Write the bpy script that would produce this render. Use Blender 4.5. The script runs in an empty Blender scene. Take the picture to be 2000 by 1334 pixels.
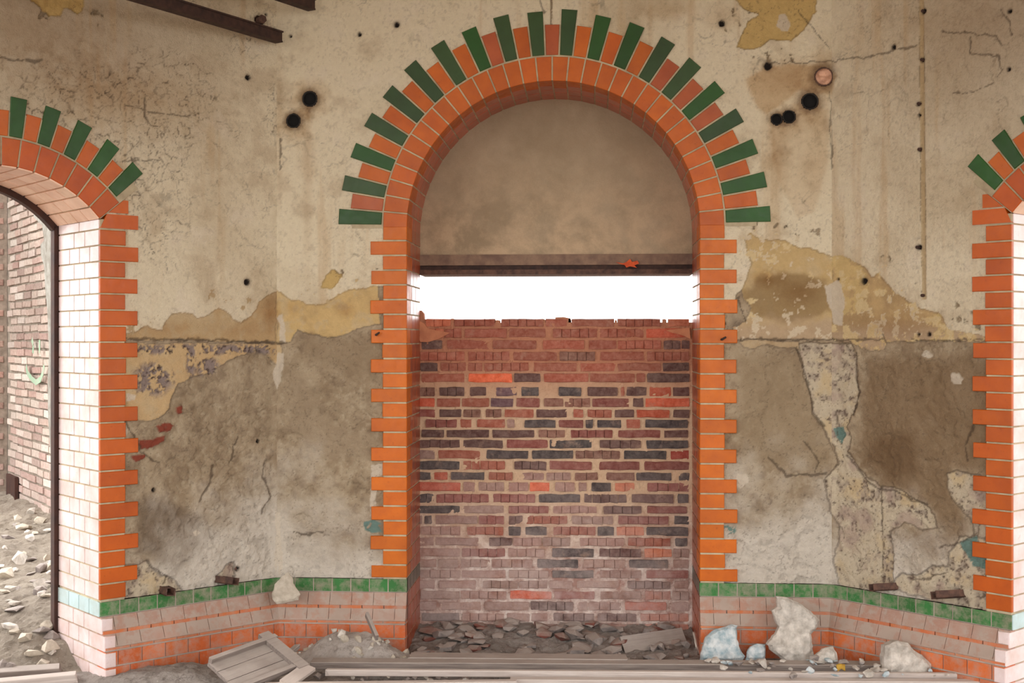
import bpy, bmesh, math, random
import numpy as np
from mathutils import Vector, Matrix, Euler

# ------------------------------------------------------------------ camera, sky, sun, exposure
sc = bpy.context.scene
COL = sc.collection
F = 2460.0            # focal length in pixels of the 2000 px wide frame
H = 1.62              # eye height
CX, CY = 0.2235, -6.536
YAW = math.radians(3.7)
HOR = 664.0
cam_d = bpy.data.cameras.new('camera'); cam = bpy.data.objects.new('camera', cam_d); COL.objects.link(cam)
cam_d.sensor_width = 36; cam_d.lens = F / 2000 * 36; cam_d.shift_y = -(667 - HOR) / 2000
cam_d.clip_start = .05; cam_d.clip_end = 500
cam.location = (CX, CY, H); cam.rotation_euler = (math.pi / 2, 0, YAW)
sc.camera = cam

w = bpy.data.worlds.new('sky'); sc.world = w; w.use_nodes = True
bg = w.node_tree.nodes['Background']
bg.inputs[0].default_value = (1.0, .985, .97, 1); bg.inputs[1].default_value = 3.7

sun_d = bpy.data.lights.new('sun', 'SUN'); sun = bpy.data.objects.new('sun', sun_d); COL.objects.link(sun)
sun_d.energy = 1.8; sun_d.angle = math.radians(2.5); sun_d.color = (1, .97, .93)
sun.rotation_euler = Vector((.93, -.16, -.60)).to_track_quat('-Z', 'Y').to_euler()
sc.view_settings.view_transform = 'Standard'; sc.view_settings.look = 'None'
sc.view_settings.exposure = 0.0; sc.view_settings.gamma = 1; sc.view_settings.use_curve_mapping = False
sc.cycles.max_bounces = 8; sc.cycles.diffuse_bounces = 5
sc.cycles.use_denoising = True

PI = math.pi
S45 = math.sqrt(.5)
A = 1.44              # half width of one side of the octagonal room
D2R = math.radians

def portal(loc, rot, sx, sy):
    l = bpy.data.lights.new('daylight_portal', 'AREA'); l.shape = 'RECTANGLE'; l.size = sx; l.size_y = sy
    l.cycles.is_portal = True
    o = bpy.data.objects.new('daylight_portal', l); COL.objects.link(o); o.location = loc; o.rotation_euler = rot
    return o

# ------------------------------------------------------------------ facets of the octagon
class Facet:
    def __init__(s, ox, oy, rot):
        s.o = Vector((ox, oy, 0)); s.r = rot
        s.ux = Vector((math.cos(rot), math.sin(rot), 0)); s.uy = Vector((-math.sin(rot), math.cos(rot), 0))
        s.M = Matrix.Translation(s.o) @ Matrix.Rotation(rot, 4, 'Z')
    def world(s, x, y, z): return s.o + s.ux * x + s.uy * y + Vector((0, 0, z))
BACK = Facet(0, 0, 0)
LEFT = Facet(-A, 0, PI / 4)
RIGHT = Facet(A, 0, -PI / 4)
FWD = Vector((-math.sin(YAW), math.cos(YAW), 0)); RGT = Vector((math.cos(YAW), math.sin(YAW), 0))
EYE = Vector((CX, CY, H))
def ray(px, py): return FWD + RGT * ((px - 1000) / F) + Vector((0, 0, (HOR - py) / F))
def at(px, py, Z): return EYE + ray(px, py) * Z            # the point at depth Z
def on_facet(px, py, fc, off=0.0):                          # local (x, z) on a wall plane
    d = ray(px, py); n = fc.uy
    t = ((fc.o + n * off - EYE).dot(n)) / d.dot(n)
    p = EYE + d * t; q = p - fc.o
    return q.dot(fc.ux), p.z
def on_floor(px, py, z=0.0):
    d = ray(px, py); t = (z - H) / d.z
    return EYE + d * t

# ------------------------------------------------------------------ object helpers
def tag(o, label=None, cat=None, group=None, kind=None):
    if label: o['label'] = label
    if cat: o['category'] = cat
    if group: o['group'] = group
    if kind: o['kind'] = kind
    return o
def link(name, me, mat=None, parent=None):
    if mat is not None and not me.materials: me.materials.append(mat)
    o = bpy.data.objects.new(name, me); COL.objects.link(o)
    if parent is not None: o.parent = parent
    return o
def empty(name, M=None):
    o = bpy.data.objects.new(name, None); COL.objects.link(o); o.empty_display_size = .1
    if M is not None: o.matrix_world = M
    return o
def mesh(name, vs, fs, smooth=False):
    me = bpy.data.meshes.new(name); me.from_pydata([tuple(v) for v in vs], [], fs); me.update()
    if smooth: me.polygons.foreach_set('use_smooth', [True] * len(me.polygons))
    return me
class MB:
    def __init__(s): s.v = []; s.f = []
    def box(s, a, b, M=None):
        n = len(s.v); x0, y0, z0 = a; x1, y1, z1 = b
        c = [Vector((x, y, z)) for z in (z0, z1) for y in (y0, y1) for x in (x0, x1)]
        if M is not None: c = [M @ p for p in c]
        s.v += c
        s.f += [[n + i for i in q] for q in ((0, 2, 3, 1), (4, 5, 7, 6), (0, 1, 5, 4), (2, 6, 7, 3), (0, 4, 6, 2), (1, 3, 7, 5))]
        return s
    def prism(s, poly, y0, y1):          # polygon in (x,z), extruded along y
        n = len(s.v); k = len(poly)
        s.v += [Vector((p[0], y0, p[1])) for p in poly] + [Vector((p[0], y1, p[1])) for p in poly]
        s.f.append([n + i for i in range(k)]); s.f.append([n + k + i for i in reversed(range(k))])
        for i in range(k):
            j = (i + 1) % k; s.f.append([n + i, n + k + i, n + k + j, n + j])
        return s
    def tube(s, p0, p1, r0, r1=None, seg=12, cap=True):
        r1 = r0 if r1 is None else r1
        p0 = Vector(p0); p1 = Vector(p1); d = (p1 - p0).normalized()
        a = d.orthogonal().normalized(); b = d.cross(a); n = len(s.v)
        for p, r in ((p0, r0), (p1, r1)):
            s.v += [p + (a * math.cos(2 * PI * i / seg) + b * math.sin(2 * PI * i / seg)) * r for i in range(seg)]
        for i in range(seg):
            j = (i + 1) % seg; s.f.append([n + i, n + j, n + seg + j, n + seg + i])
        if cap: s.f.append([n + i for i in reversed(range(seg))]); s.f.append([n + seg + i for i in range(seg)])
        return s
    def mesh(s, name, smooth=False):
        me = mesh(name, s.v, s.f, smooth); bm = bmesh.new(); bm.from_mesh(me)
        bmesh.ops.recalc_face_normals(bm, faces=bm.faces); bm.to_mesh(me); bm.free(); return me
    def build(s, name, mat, parent=None, smooth=False): return link(name, s.mesh(name, smooth), mat, parent)

# ------------------------------------------------------------------ materials
def srgb(r, g, b):
    def f(c):
        c /= 255; return c / 12.92 if c <= .04045 else ((c + .055) / 1.055) ** 2.4
    return (f(r), f(g), f(b), 1)
class N:
    def __init__(s, name):
        s.m = bpy.data.materials.new(name); s.m.use_nodes = True; s.t = s.m.node_tree
        s.b = s.t.nodes['Principled BSDF']
    def n(s, typ, **kw):
        x = s.t.nodes.new(typ)
        for k, v in kw.items():
            if k.startswith('i_'):
                key = k[2:]; key = int(key) if key.isdigit() else key.replace('_', ' ')
                if isinstance(v, bpy.types.NodeSocket): s.t.links.new(v, x.inputs[key])
                else: x.inputs[key].default_value = v
            else: setattr(x, k, v)
        return x
    def set(s, key, v):
        if isinstance(v, bpy.types.NodeSocket): s.t.links.new(v, s.b.inputs[key])
        else: s.b.inputs[key].default_value = v
    def coord(s, kind='Object'): return s.n('ShaderNodeTexCoord').outputs[kind]
    def pos(s): return s.n('ShaderNodeNewGeometry').outputs['Position']
    def noise(s, scale, detail=4, rough=.6, vec=None, dist=0.0):
        x = s.n('ShaderNodeTexNoise', i_Scale=scale, i_Detail=detail, i_Roughness=rough, i_Distortion=dist)
        s.t.links.new(vec if vec is not None else s.pos(), x.inputs['Vector']); return x.outputs['Fac']
    def ramp(s, fac, a, b, c0=0.0, c1=1.0):
        x = s.n('ShaderNodeMapRange', i_Value=fac); x.inputs[1].default_value = a; x.inputs[2].default_value = b
        x.inputs[3].default_value = c0; x.inputs[4].default_value = c1; return x.outputs[0]
    def mix(s, f, a, b, mode='MIX'):
        x = s.n('ShaderNodeMix', data_type='RGBA', blend_type=mode)
        for sock, v in ((x.inputs[0], f), (x.inputs[6], a), (x.inputs[7], b)):
            if isinstance(v, bpy.types.NodeSocket): s.t.links.new(v, sock)
            else: sock.default_value = v
        return x.outputs[2]
    def math(s, op, a, b=0.0):
        x = s.n('ShaderNodeMath', operation=op)
        for i, v in enumerate((a, b)):
            if isinstance(v, bpy.types.NodeSocket): s.t.links.new(v, x.inputs[i])
            else: x.inputs[i].default_value = v
        return x.outputs[0]
    def bump(s, h, strength=.3, dist=.01):
        x = s.n('ShaderNodeBump', i_Strength=strength, i_Distance=dist, i_Height=h); s.set('Normal', x.outputs[0])
    def up(s, lo=.25, hi=.7):                       # 1 on faces that look upwards: where dust settles
        g = s.n('ShaderNodeNewGeometry').outputs['Normal']
        z = s.n('ShaderNodeSeparateXYZ', i_Vector=g).outputs[2]
        return s.ramp(z, lo, hi)
    def objcol(s): return s.n('ShaderNodeObjectInfo').outputs['Color']
    def objrnd(s): return s.n('ShaderNodeObjectInfo').outputs['Random']

def simple(name, col, rough=.8, col2=None, scale=12, bump=.3, bscale=60, metal=0.0, dust=None):
    m = N(name)
    c = m.mix(m.ramp(m.noise(scale), .35, .65), col, col2 or col)
    if dust: c = m.mix(m.math('MULTIPLY', m.up(), m.ramp(m.noise(9), .25, .6)), c, dust)
    m.set('Base Color', c); m.set('Roughness', rough); m.set('Metallic', metal)
    m.bump(m.noise(bscale, 6), bump, .004); return m.m

DUST = srgb(176, 164, 154)

def glazed_mat(name, coat=.5, crough=.22, dusty=False):      # glazed facing brick, colour per brick
    m = N(name); c = m.objcol()
    c = m.mix(m.ramp(m.noise(7, 3), .35, .7), c, m.mix(1.0, c, (.80, .72, .66, 1), 'MULTIPLY'))
    c = m.mix(m.ramp(m.noise(45, 5, .7), .60, .80, 0, .55), c, m.mix(1.0, c, (.45, .38, .36, 1), 'MULTIPLY'))
    c = m.mix(m.ramp(m.noise(240, 2), .70, .76, 0, .8), c, (.06, .03, .02, 1))
    if dusty:
        f = m.math('ADD', m.ramp(m.noise(16, 6, .7), .42, .66, 0, .62), m.up(.15, .5))
        f = m.math('MINIMUM', f, m.ramp(m.noise(5, 4), .2, .45, .45, .97))
        if dusty == 2: f = m.math('MAXIMUM', f, m.ramp(m.noise(6, 5, .7), .25, .62, .97, .55))
        c = m.mix(f, c, m.mix(m.noise(5), srgb(190, 174, 162), srgb(150, 130, 116)))
        m.set('Roughness', .7)
    else:
        m.set('Roughness', m.ramp(m.noise(30), .3, .7, .35, .6))
    m.set('Base Color', c); m.set('Specular IOR Level', .3)
    if not dusty: m.set('Coat Weight', coat); m.set('Coat Roughness', crough)
    m.bump(m.noise(60, 4), .12, .004); return m.m
M_GLAZE = glazed_mat('glazed_brick', .22, .3)
M_JAMB = glazed_mat('glazed_jamb_brick', 1.0, .3)
M_PLINTH = glazed_mat('dusty_glazed_brick', dusty=True)
M_SLOPE = glazed_mat('dust_covered_sloping_brick', dusty=2)
M_MORTAR = simple('lime_mortar', srgb(196, 182, 152), .95, srgb(160, 144, 120), 9, .5, 90)
M_PMORTAR = simple('plinth_mortar', srgb(190, 172, 160), .95, srgb(160, 146, 134), 9, .5, 90)
M_REVMORTAR = simple('reveal_mortar', srgb(170, 150, 146), .95, srgb(150, 132, 126), 9, .4, 90)

m = N('old_brick'); c = m.objcol()                           # worn common brick, colour per brick
c = m.mix(m.ramp(m.noise(38, 6, .7), .32, .68), m.mix(1.0, c, (.70, .62, .62, 1), 'MULTIPLY'), m.mix(.14, c, (.75, .62, .52, 1)))
c = m.mix(m.ramp(m.noise(11, 5, .75), .56, .74, 0, .5), c, srgb(190, 158, 138))
c = m.mix(m.ramp(m.math('MULTIPLY', m.ramp(m.noise(7, 5, .7), .35, .6), m.ramp(m.n('ShaderNodeSeparateXYZ', i_Vector=m.pos()).outputs[2], 1.0, .25)), 0, 1, 0, .5), c, srgb(196, 176, 170))
c = m.mix(m.ramp(m.noise(120, 3), .66, .74, 0, .7), c, (.04, .03, .03, 1))
m.set('Base Color', c); m.set('Roughness', .9); m.bump(m.noise(90, 8, .7), .7, .006); M_OLD = m.m

m = N('rough_mortar')                                        # cream mortar squeezed out between infill bricks
zc = m.n('ShaderNodeSeparateXYZ', i_Vector=m.pos()).outputs[2]
hi = m.mix(m.noise(14, 5), srgb(212, 152, 120), srgb(178, 118, 90))
mid = m.mix(m.noise(20, 6), srgb(238, 210, 176), srgb(204, 164, 134))
lo = m.mix(m.ramp(m.noise(9, 6, .7), .38, .62), srgb(240, 224, 214), srgb(176, 138, 126))
c = m.mix(m.ramp(zc, 1.25, 1.5), mid, hi); c = m.mix(m.ramp(zc, .35, .8), lo, c)
m.set('Base Color', c); m.set('Roughness', .95); m.bump(m.noise(70, 8, .75), .9, .01); M_ROUGHMORTAR = m.m

m = N('wall_plaster')                                        # colours stored on the wall surface
a = m.n('ShaderNodeAttribute', attribute_name='tint').outputs['Color']
fine = m.noise(170, 5, .7); med = m.noise(34, 6, .65)
c = m.mix(m.ramp(med, .3, .7, 0, .55), a, m.mix(1.0, a, (.80, .77, .73, 1), 'MULTIPLY'))
c = m.mix(m.ramp(fine, .3, .7, 0, .45), c, m.mix(1.0, c, (1.2, 1.19, 1.17, 1), 'MULTIPLY'))
c = m.mix(m.ramp(m.noise(300, 2), .68, .75, 0, .6), c, m.mix(1.0, c, (.4, .34, .3, 1), 'MULTIPLY'))
m.set('Base Color', c); m.set('Roughness', .93)
m.bump(m.math('ADD', fine, m.math('MULTIPLY', med, 2.0)), .9, .006); M_PLASTER = m.m

M_TYMP = None
m = N('tympanum_plaster'); zc = m.n('ShaderNodeSeparateXYZ', i_Vector=m.pos())
n1 = m.noise(3.2, 6, .65, dist=.1)
c = m.mix(m.ramp(n1, .35, .65), srgb(158, 140, 114), srgb(178, 160, 134))
f = m.math('MULTIPLY', m.ramp(m.noise(4, 7, .72, dist=.2), .42, .6), m.ramp(zc.outputs[2], 2.75, 2.1))
c = m.mix(m.math('MULTIPLY', f, .75), c, srgb(208, 182, 150))
c = m.mix(m.ramp(m.noise(150, 4), .3, .7, 0, .35), c, m.mix(1.0, c, (.75, .72, .7, 1), 'MULTIPLY'))
m.set('Base Color', c); m.set('Roughness', .95); m.bump(m.noise(40, 8, .7), .5, .006); M_TYMP = m.m

M_CORE = simple('masonry_core', srgb(150, 110, 92), .95, srgb(110, 80, 70), 8, .5, 40)
M_INNER = simple('bounce_limewash', srgb(226, 216, 200), .95, srgb(206, 194, 176), 3, .4, 40)  # for the unseen walls and ceiling, lightened to bounce more daylight inside
M_RUST = simple('rusty_steel', srgb(74, 50, 42), .8, srgb(50, 34, 30), 25, .5, 90)
M_RUSTY2 = simple('rust_brown_pipe', srgb(104, 74, 60), .75, srgb(66, 46, 40), 30, .5, 90)
M_LINTEL = simple('painted_steel_lintel', srgb(144, 118, 98), .8, srgb(112, 88, 76), 14, .5, 60)
M_DARK = simple('soot_black', (.006, .005, .005, 1), .95)  # black for the dark depth of the pipes
M_IRON = simple('black_iron_pipe', srgb(16, 13, 12), .7, srgb(34, 26, 22), 40, .3, 120)
M_COPPER = simple('copper_cap', srgb(206, 158, 130), .4, srgb(120, 76, 58), 16, .8, 35, .35)
M_FRAME = simple('brown_steel_frame', srgb(72, 40, 28), .7, srgb(50, 28, 22), 12, .3, 60)
M_STONE = simple('plaster_chunk_stone', srgb(214, 206, 196), .95, srgb(168, 160, 150), 22, .9, 45)
M_BLUECHUNK = simple('blue_tinged_plaster', srgb(214, 218, 218), .95, srgb(150, 170, 178), 26, .9, 45)
M_TRI = simple('flat_plaster_shard', srgb(200, 190, 174), .95, srgb(172, 160, 144), 22, .6, 60)
M_SLATE = simple('rubble_slab', srgb(158, 148, 142), .9, srgb(118, 108, 104), 18, .8, 60, dust=srgb(166, 156, 148))
M_RUBRED = simple('rubble_brick', srgb(130, 74, 62), .9, srgb(104, 70, 62), 18, .8, 60, dust=srgb(160, 146, 136))
M_LEAF = simple('yellow_leaf', srgb(190, 150, 50), .7, srgb(150, 110, 30), 40)
M_ORLEAF = simple('orange_leaf', srgb(226, 96, 40), .7, srgb(190, 70, 30), 40)
M_EXTPLASTER = simple('grey_plaster_strip', srgb(160, 158, 150), .95, srgb(126, 120, 110), 12, .8, 30)

def wood(name, c1, c2, dust=DUST, axis='X', df=.8):
    m = N(name); co = m.coord('Object')
    mp = m.n('ShaderNodeMapping', i_Vector=co); mp.inputs['Scale'].default_value = (1.5, 30, 30) if axis == 'X' else (30, 30, 1.5)
    g = m.noise(3, 6, .65, vec=mp.outputs[0])
    c = m.mix(m.ramp(g, .35, .65), c1, c2)
    c = m.mix(m.math('MULTIPLY', m.up(), m.ramp(m.noise(8), .3, .6, df * .6, df)), c, dust)
    m.set('Base Color', c); m.set('Roughness', .85); m.bump(g, .5, .004); return m.m
M_GREYWOOD = wood('weathered_grey_wood', srgb(150, 138, 130), srgb(112, 100, 94), srgb(178, 168, 160))
M_PALEWOOD = wood('pale_painted_board', srgb(206, 194, 186), srgb(178, 164, 156), srgb(204, 194, 186))
M_CARD = wood('pale_slat', srgb(196, 184, 174), srgb(172, 158, 148), srgb(196, 184, 176))

def ground_mat(name, c1, c2, c3):
    m = N(name)
    c = m.mix(m.ramp(m.noise(3, 6), .35, .65), c1, c2)
    c = m.mix(m.ramp(m.noise(28, 6, .75), .5, .68, 0, .8), c, c3)
    c = m.mix(m.ramp(m.noise(80, 4), .62, .72, 0, .7), c, srgb(215, 208, 198))
    m.set('Base Color', c); m.set('Roughness', .97); m.bump(m.noise(45, 9, .75), 1.0, .02); return m.m
M_FLOOR = ground_mat('dusty_debris', srgb(176, 166, 158), srgb(148, 138, 130), srgb(108, 98, 92))
M_PILE = ground_mat('mortar_dust', srgb(208, 198, 190), srgb(184, 172, 162), srgb(142, 130, 120))
M_EARTH = ground_mat('outdoor_earth', srgb(172, 160, 144), srgb(152, 140, 126), srgb(118, 106, 94))

# ------------------------------------------------------------------ brick meshes (cached)
_bc = {}
def brick_mesh(sx, sy, sz, name='brick', b=.003):           # centred box with a chamfered front (-y) face
    k = (name, round(sx, 4), round(sy, 4), round(sz, 4))
    if k in _bc: return _bc[k]
    x, y, z = sx / 2, sy / 2, sz / 2
    v = [(i * x, y, j * z) for j in (-1, 1) for i in (-1, 1)]
    v += [(i * x, -y + b, j * z) for j in (-1, 1) for i in (-1, 1)]
    v += [(i * (x - b), -y, j * (z - b)) for j in (-1, 1) for i in (-1, 1)]
    f = [(0, 1, 3, 2), (4, 6, 2, 0)[::-1], (1, 5, 7, 3)[::-1], (0, 4, 5, 1)[::-1], (2, 3, 7, 6)[::-1],
         (8, 10, 11, 9), (4, 8, 9, 5), (5, 9, 11, 7), (7, 11, 10, 6), (6, 10, 8, 4)]
    me = mesh(name, v, f); bm = bmesh.new(); bm.from_mesh(me)
    bmesh.ops.recalc_face_normals(bm, faces=bm.faces); bm.to_mesh(me); bm.free()
    _bc[k] = me; return me
def box_brick(name, parent, x0, x1, y0, y1, z0, z1, mat, col):
    me = brick_mesh(x1 - x0, y1 - y0, z1 - z0, name)
    o = link(name, me, mat, parent); o.location = ((x0 + x1) / 2, (y0 + y1) / 2, (z0 + z1) / 2); o.color = col
    return o
def wedge_mesh(r0, r1, half, y0, y1, name, b=.0025, gap=.004):
    """arch brick: radial wedge pointing along +z, centred on the arch centre"""
    k = (name, r0, r1, half, y0, y1)
    if k in _bc: return _bc[k]
    g0 = r0 * math.sin(half) - gap; g1 = r1 * math.sin(half) - gap
    pts = [(-g0, r0), (g0, r0), (g1, r1), (-g1, r1)]
    ins = [(-g0 + b, r0 + b), (g0 - b, r0 + b), (g1 - b, r1 - b), (-g1 + b, r1 - b)]
    v = [(p[0], y1, p[1]) for p in pts] + [(p[0], y0 + b, p[1]) for p in pts] + [(p[0], y0, p[1]) for p in ins]
    f = [(0, 1, 2, 3)]
    for i in range(4):
        j = (i + 1) % 4; f += [(i, j, 4 + j, 4 + i), (4 + i, 4 + j, 8 + j, 8 + i)]
    f.append((8, 9, 10, 11))
    me = mesh(name, v, f); bm = bmesh.new(); bm.from_mesh(me)
    bmesh.ops.recalc_face_normals(bm, faces=bm.faces); bm.to_mesh(me); bm.free()
    _bc[k] = me; return me

rng = random.Random(7)
def vary(c, a=.12, r=rng):
    k = 1 + r.uniform(-a, a); h = r.uniform(-a, a) * .5
    return (min(1, c[0] * k), min(1, c[1] * k * (1 + h)), min(1, c[2] * k * (1 + h)), 1)
ORANGE = srgb(208, 106, 12); ORANGE_HI = srgb(198, 98, 22); REDBROWN = srgb(176, 88, 48)
GREEN = srgb(36, 84, 24); GREEN_D = srgb(50, 78, 38); BAND = srgb(62, 124, 66)
REVEAL = srgb(238, 220, 220); REVBLUE = srgb(196, 222, 226); SOFFIT = srgb(255, 216, 190)  # overexposed daylight painted into the side doorways' orange and green bricks
BROWNBRICK = srgb(170, 76, 36)
SPR = .585 + H            # springing of the niche arch
NC, NW = .010, .759       # niche centre and half width
ND = .50                  # depth of the reveals
RO = .884
OPC = 1.425               # distance of side openings' centres from the fold
OPW = .462                # half width of side openings
ORI, OZC = .605, .185 + H # intrados radius and centre height of the side arches
GAP = .008
BANDT = -1.250 + H

# ------------------------------------------------------------------ masonry slabs behind the faces
def arched_slab(x0, x1, z0, z1, c, hw, zc, R, y0, y1, sill=None):
    """slab with an arched opening: springing where the arc of radius R about (c,zc) meets half width hw"""
    mb = MB(); sp = zc + math.sqrt(max(R * R - hw * hw, 0))
    mb.box((x0, y0, z0), (c - hw, y1, z1)); mb.box((c + hw, y0, z0), (x1, y1, z1))
    n = 28; a0 = math.asin(min(1, hw / R)); pts = []
    for i in range(n + 1):
        a = -a0 + 2 * a0 * i / n; pts.append((c + R * math.sin(a), zc + R * math.cos(a)))
    for (xa, za), (xb, zb) in zip(pts, pts[1:]):
        mb.prism([(xa, za), (xb, zb), (xb, z1), (xa, z1)], y0, y1)
    return mb
WT = 4.6                  # wall height
core = arched_slab(-A - .1, A + .1, -.2, WT, NC, NW + .024, SPR, RO, .03, ND, ).build('wall_back_core', M_CORE)
tag(core, 'masonry core of the back wall behind its plaster and arch bricks', 'wall', kind='structure'); core.name = 'wall_back_masonry'
for fc, nm, c, xs in ((LEFT, 'wall_left_masonry', -OPC, (-2 * A, 0)), (RIGHT, 'wall_right_masonry', OPC, (0, 2 * A))):
    o = arched_slab(xs[0], xs[1], -.2, WT, c, OPW + .024, OZC, ORI + .024, .03, ND).build(nm, M_CORE)
    o.matrix_world = fc.M
    tag(o, 'masonry core of the %s side wall around its arched doorway' % nm.split('_')[1], 'wall', kind='structure')
# the other five sides of the room: unseen, their tall openings made up to light the room
cxr, cyr, ap = 0.0, -A / math.tan(PI / 8), A / math.tan(PI / 8)
k = 0
for i, ang in enumerate((90, 135, 180, 225, 270)):
    th = D2R(ang)
    ox, oy = cxr + ap * math.sin(th), cyr + ap * math.cos(th)
    fc = Facet(ox, oy, -th)
    nm = ('wall_right_rear', 'wall_rear_right', 'wall_rear', 'wall_rear_left', 'wall_left_rear')[i]
    hw = 1.32; zz = 2.6
    o = arched_slab(-A - .15, A + .15, -.2, WT, 0, hw, zz, hw, 0, .4).build(nm, M_INNER); o.matrix_world = fc.M
    tag(o, 'limewashed wall of the room with a tall arched opening, %s side' % nm[5:].replace('_', ' '), 'wall', kind='structure')  # unseen walls, their openings made up to light the room
    p = fc.world(0, .2, 1.9)
    if True:
        q = (-fc.uy).to_track_quat('-Z', 'Y').to_euler()
        portal(p, q, 2 * hw, 4.1)
oc = MB(); R8 = A / math.sin(PI / 8) + .45
pts = [(cxr + R8 * math.sin(D2R(22.5 + 45 * i)), cyr + R8 * math.cos(D2R(22.5 + 45 * i))) for i in range(8)]
n8 = 8
oc.v = [Vector((p[0], p[1], WT)) for p in pts] + [Vector((p[0], p[1], WT + .3)) for p in pts]
oc.f = [list(range(8)), list(reversed(range(8, 16)))] + [[i, (i + 1) % 8, 8 + (i + 1) % 8, 8 + i] for i in range(8)]
tag(oc.build('ceiling', M_INNER), 'unseen limewashed ceiling added to keep sky light from the eight sided room', 'ceiling', kind='structure')  # unseen, put in to hold back sky light from above
portal(BACK.world(NC, .78, 2.1), (-BACK.uy).to_track_quat('-Z', 'Y').to_euler(), 1.56, .7)
portal(LEFT.world(-OPC, .55, 1.1), (-LEFT.uy).to_track_quat('-Z', 'Y').to_euler(), 1.0, 2.6)
portal(RIGHT.world(OPC, .55, 1.1), (-RIGHT.uy).to_track_quat('-Z', 'Y').to_euler(), 1.0, 2.6)

# ------------------------------------------------------------------ plaster faces: numpy noise and traced damage
_lat = {}
def vnoise(u, v, seed):
    if seed not in _lat: _lat[seed] = np.random.RandomState(seed).rand(256, 256).astype(np.float32)
    L = _lat[seed]; iu = np.floor(u).astype(int); iv = np.floor(v).astype(int)
    fu = u - iu; fv = v - iv; fu = fu * fu * (3 - 2 * fu); fv = fv * fv * (3 - 2 * fv)
    a = L[iu % 256, iv % 256]; b = L[(iu + 1) % 256, iv % 256]; c = L[iu % 256, (iv + 1) % 256]; d = L[(iu + 1) % 256, (iv + 1) % 256]
    return (a * (1 - fu) + b * fu) * (1 - fv) + (c * (1 - fu) + d * fu) * fv
def fbm(u, v, freq, octv=5, seed=1, gain=.55):
    s = 0; amp = 1; tot = 0
    for i in range(octv):
        s = s + amp * vnoise(u * freq + 17.3 * i, v * freq + 5.1 * i, seed + i); tot += amp; amp *= gain; freq *= 2.03
    return s / tot - .5
def worley_edge(u, v, freq, seed):
    R = np.random.RandomState(seed).rand(128, 128, 2); u = u * freq; v = v * freq
    iu = np.floor(u).astype(int); iv = np.floor(v).astype(int)
    f1 = np.full(u.shape, 9.0); f2 = np.full(u.shape, 9.0)
    for du in (-1, 0, 1):
        for dv in (-1, 0, 1):
            p = R[(iu + du) % 128, (iv + dv) % 128]
            d = np.hypot(iu + du + p[..., 0] - u, iv + dv + p[..., 1] - v)
            f2 = np.where(d < f1, f1, np.minimum(f2, d)); f1 = np.minimum(f1, d)
    return (f2 - f1) / freq
def seg_dist(U, V, P, closed):
    P = np.array(P); n = len(P); d = np.full(U.shape, 9.0); inside = np.zeros(U.shape, bool)
    for i in range(n if closed else n - 1):
        a = P[i]; b = P[(i + 1) % n]; e = b - a; L = max((e * e).sum(), 1e-12)
        t = np.clip(((U - a[0]) * e[0] + (V - a[1]) * e[1]) / L, 0, 1)
        d = np.minimum(d, np.hypot(U - a[0] - t * e[0], V - a[1] - t * e[1]))
        if closed and abs(e[1]) > 1e-9:
            c = ((a[1] > V) != (b[1] > V)) & (U < (b[0] - a[0]) * (V - a[1]) / (b[1] - a[1]) + a[0]); inside ^= c
    return d, inside
def sstep(a, b, x):
    t = np.clip((x - a) / (b - a), 0, 1); return t * t * (3 - 2 * t)
def lin(c): return np.array(srgb(*c)[:3])

# outlines of the damage on the plaster (read off the photograph, moved onto the wall planes)
COAT_L = [(-400, -200), (1100, -200), (1100, 560), (728, 560), (712, 562), (690, 560), (672, 568), (655, 580), (632, 590), (612, 594), (600, 592), (585, 582), (570, 584), (552, 572), (540, 566), (522, 572), (505, 590), (497, 612), (482, 624), (470, 629), (455, 622), (444, 608), (425, 604), (405, 612), (385, 620), (372, 610), (352, 612), (335, 612), (322, 628), (318, 642), (300, 640), (290, 632), (262, 650), (240, 652), (-400, 652)]
COAT_R = [(1080, -200), (2500, -200), (2500, 655), (1940, 655), (1900, 650), (1868, 646), (1846, 640), (1840, 618), (1822, 610), (1800, 605), (1775, 592), (1750, 572), (1730, 548), (1715, 534), (1702, 540), (1690, 528), (1684, 518), (1660, 508), (1640, 500), (1625, 503), (1600, 494), (1584, 482), (1560, 482), (1530, 474), (1505, 470), (1480, 462), (1466, 452), (1455, 462), (1458, 490), (1470, 510), (1462, 530), (1452, 560), (1440, 575), (1436, 600), (1080, 600)]
YEL = [
 [(1440, 0), (1450, -60), (1600, -60), (1592, 24), (1572, 58), (1545, 80), (1506, 78), (1490, 90), (1470, 98), (1437, 92), (1450, 66), (1462, 42), (1482, 30), (1455, 18)],
 [(627, 562), (638, 536), (652, 526), (666, 538), (660, 552), (648, 566)],
 [(40, -60), (170, -60), (166, 12), (152, 32), (140, 18), (128, 20), (122, 34), (100, 30), (80, 12), (60, 4)]]
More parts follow.
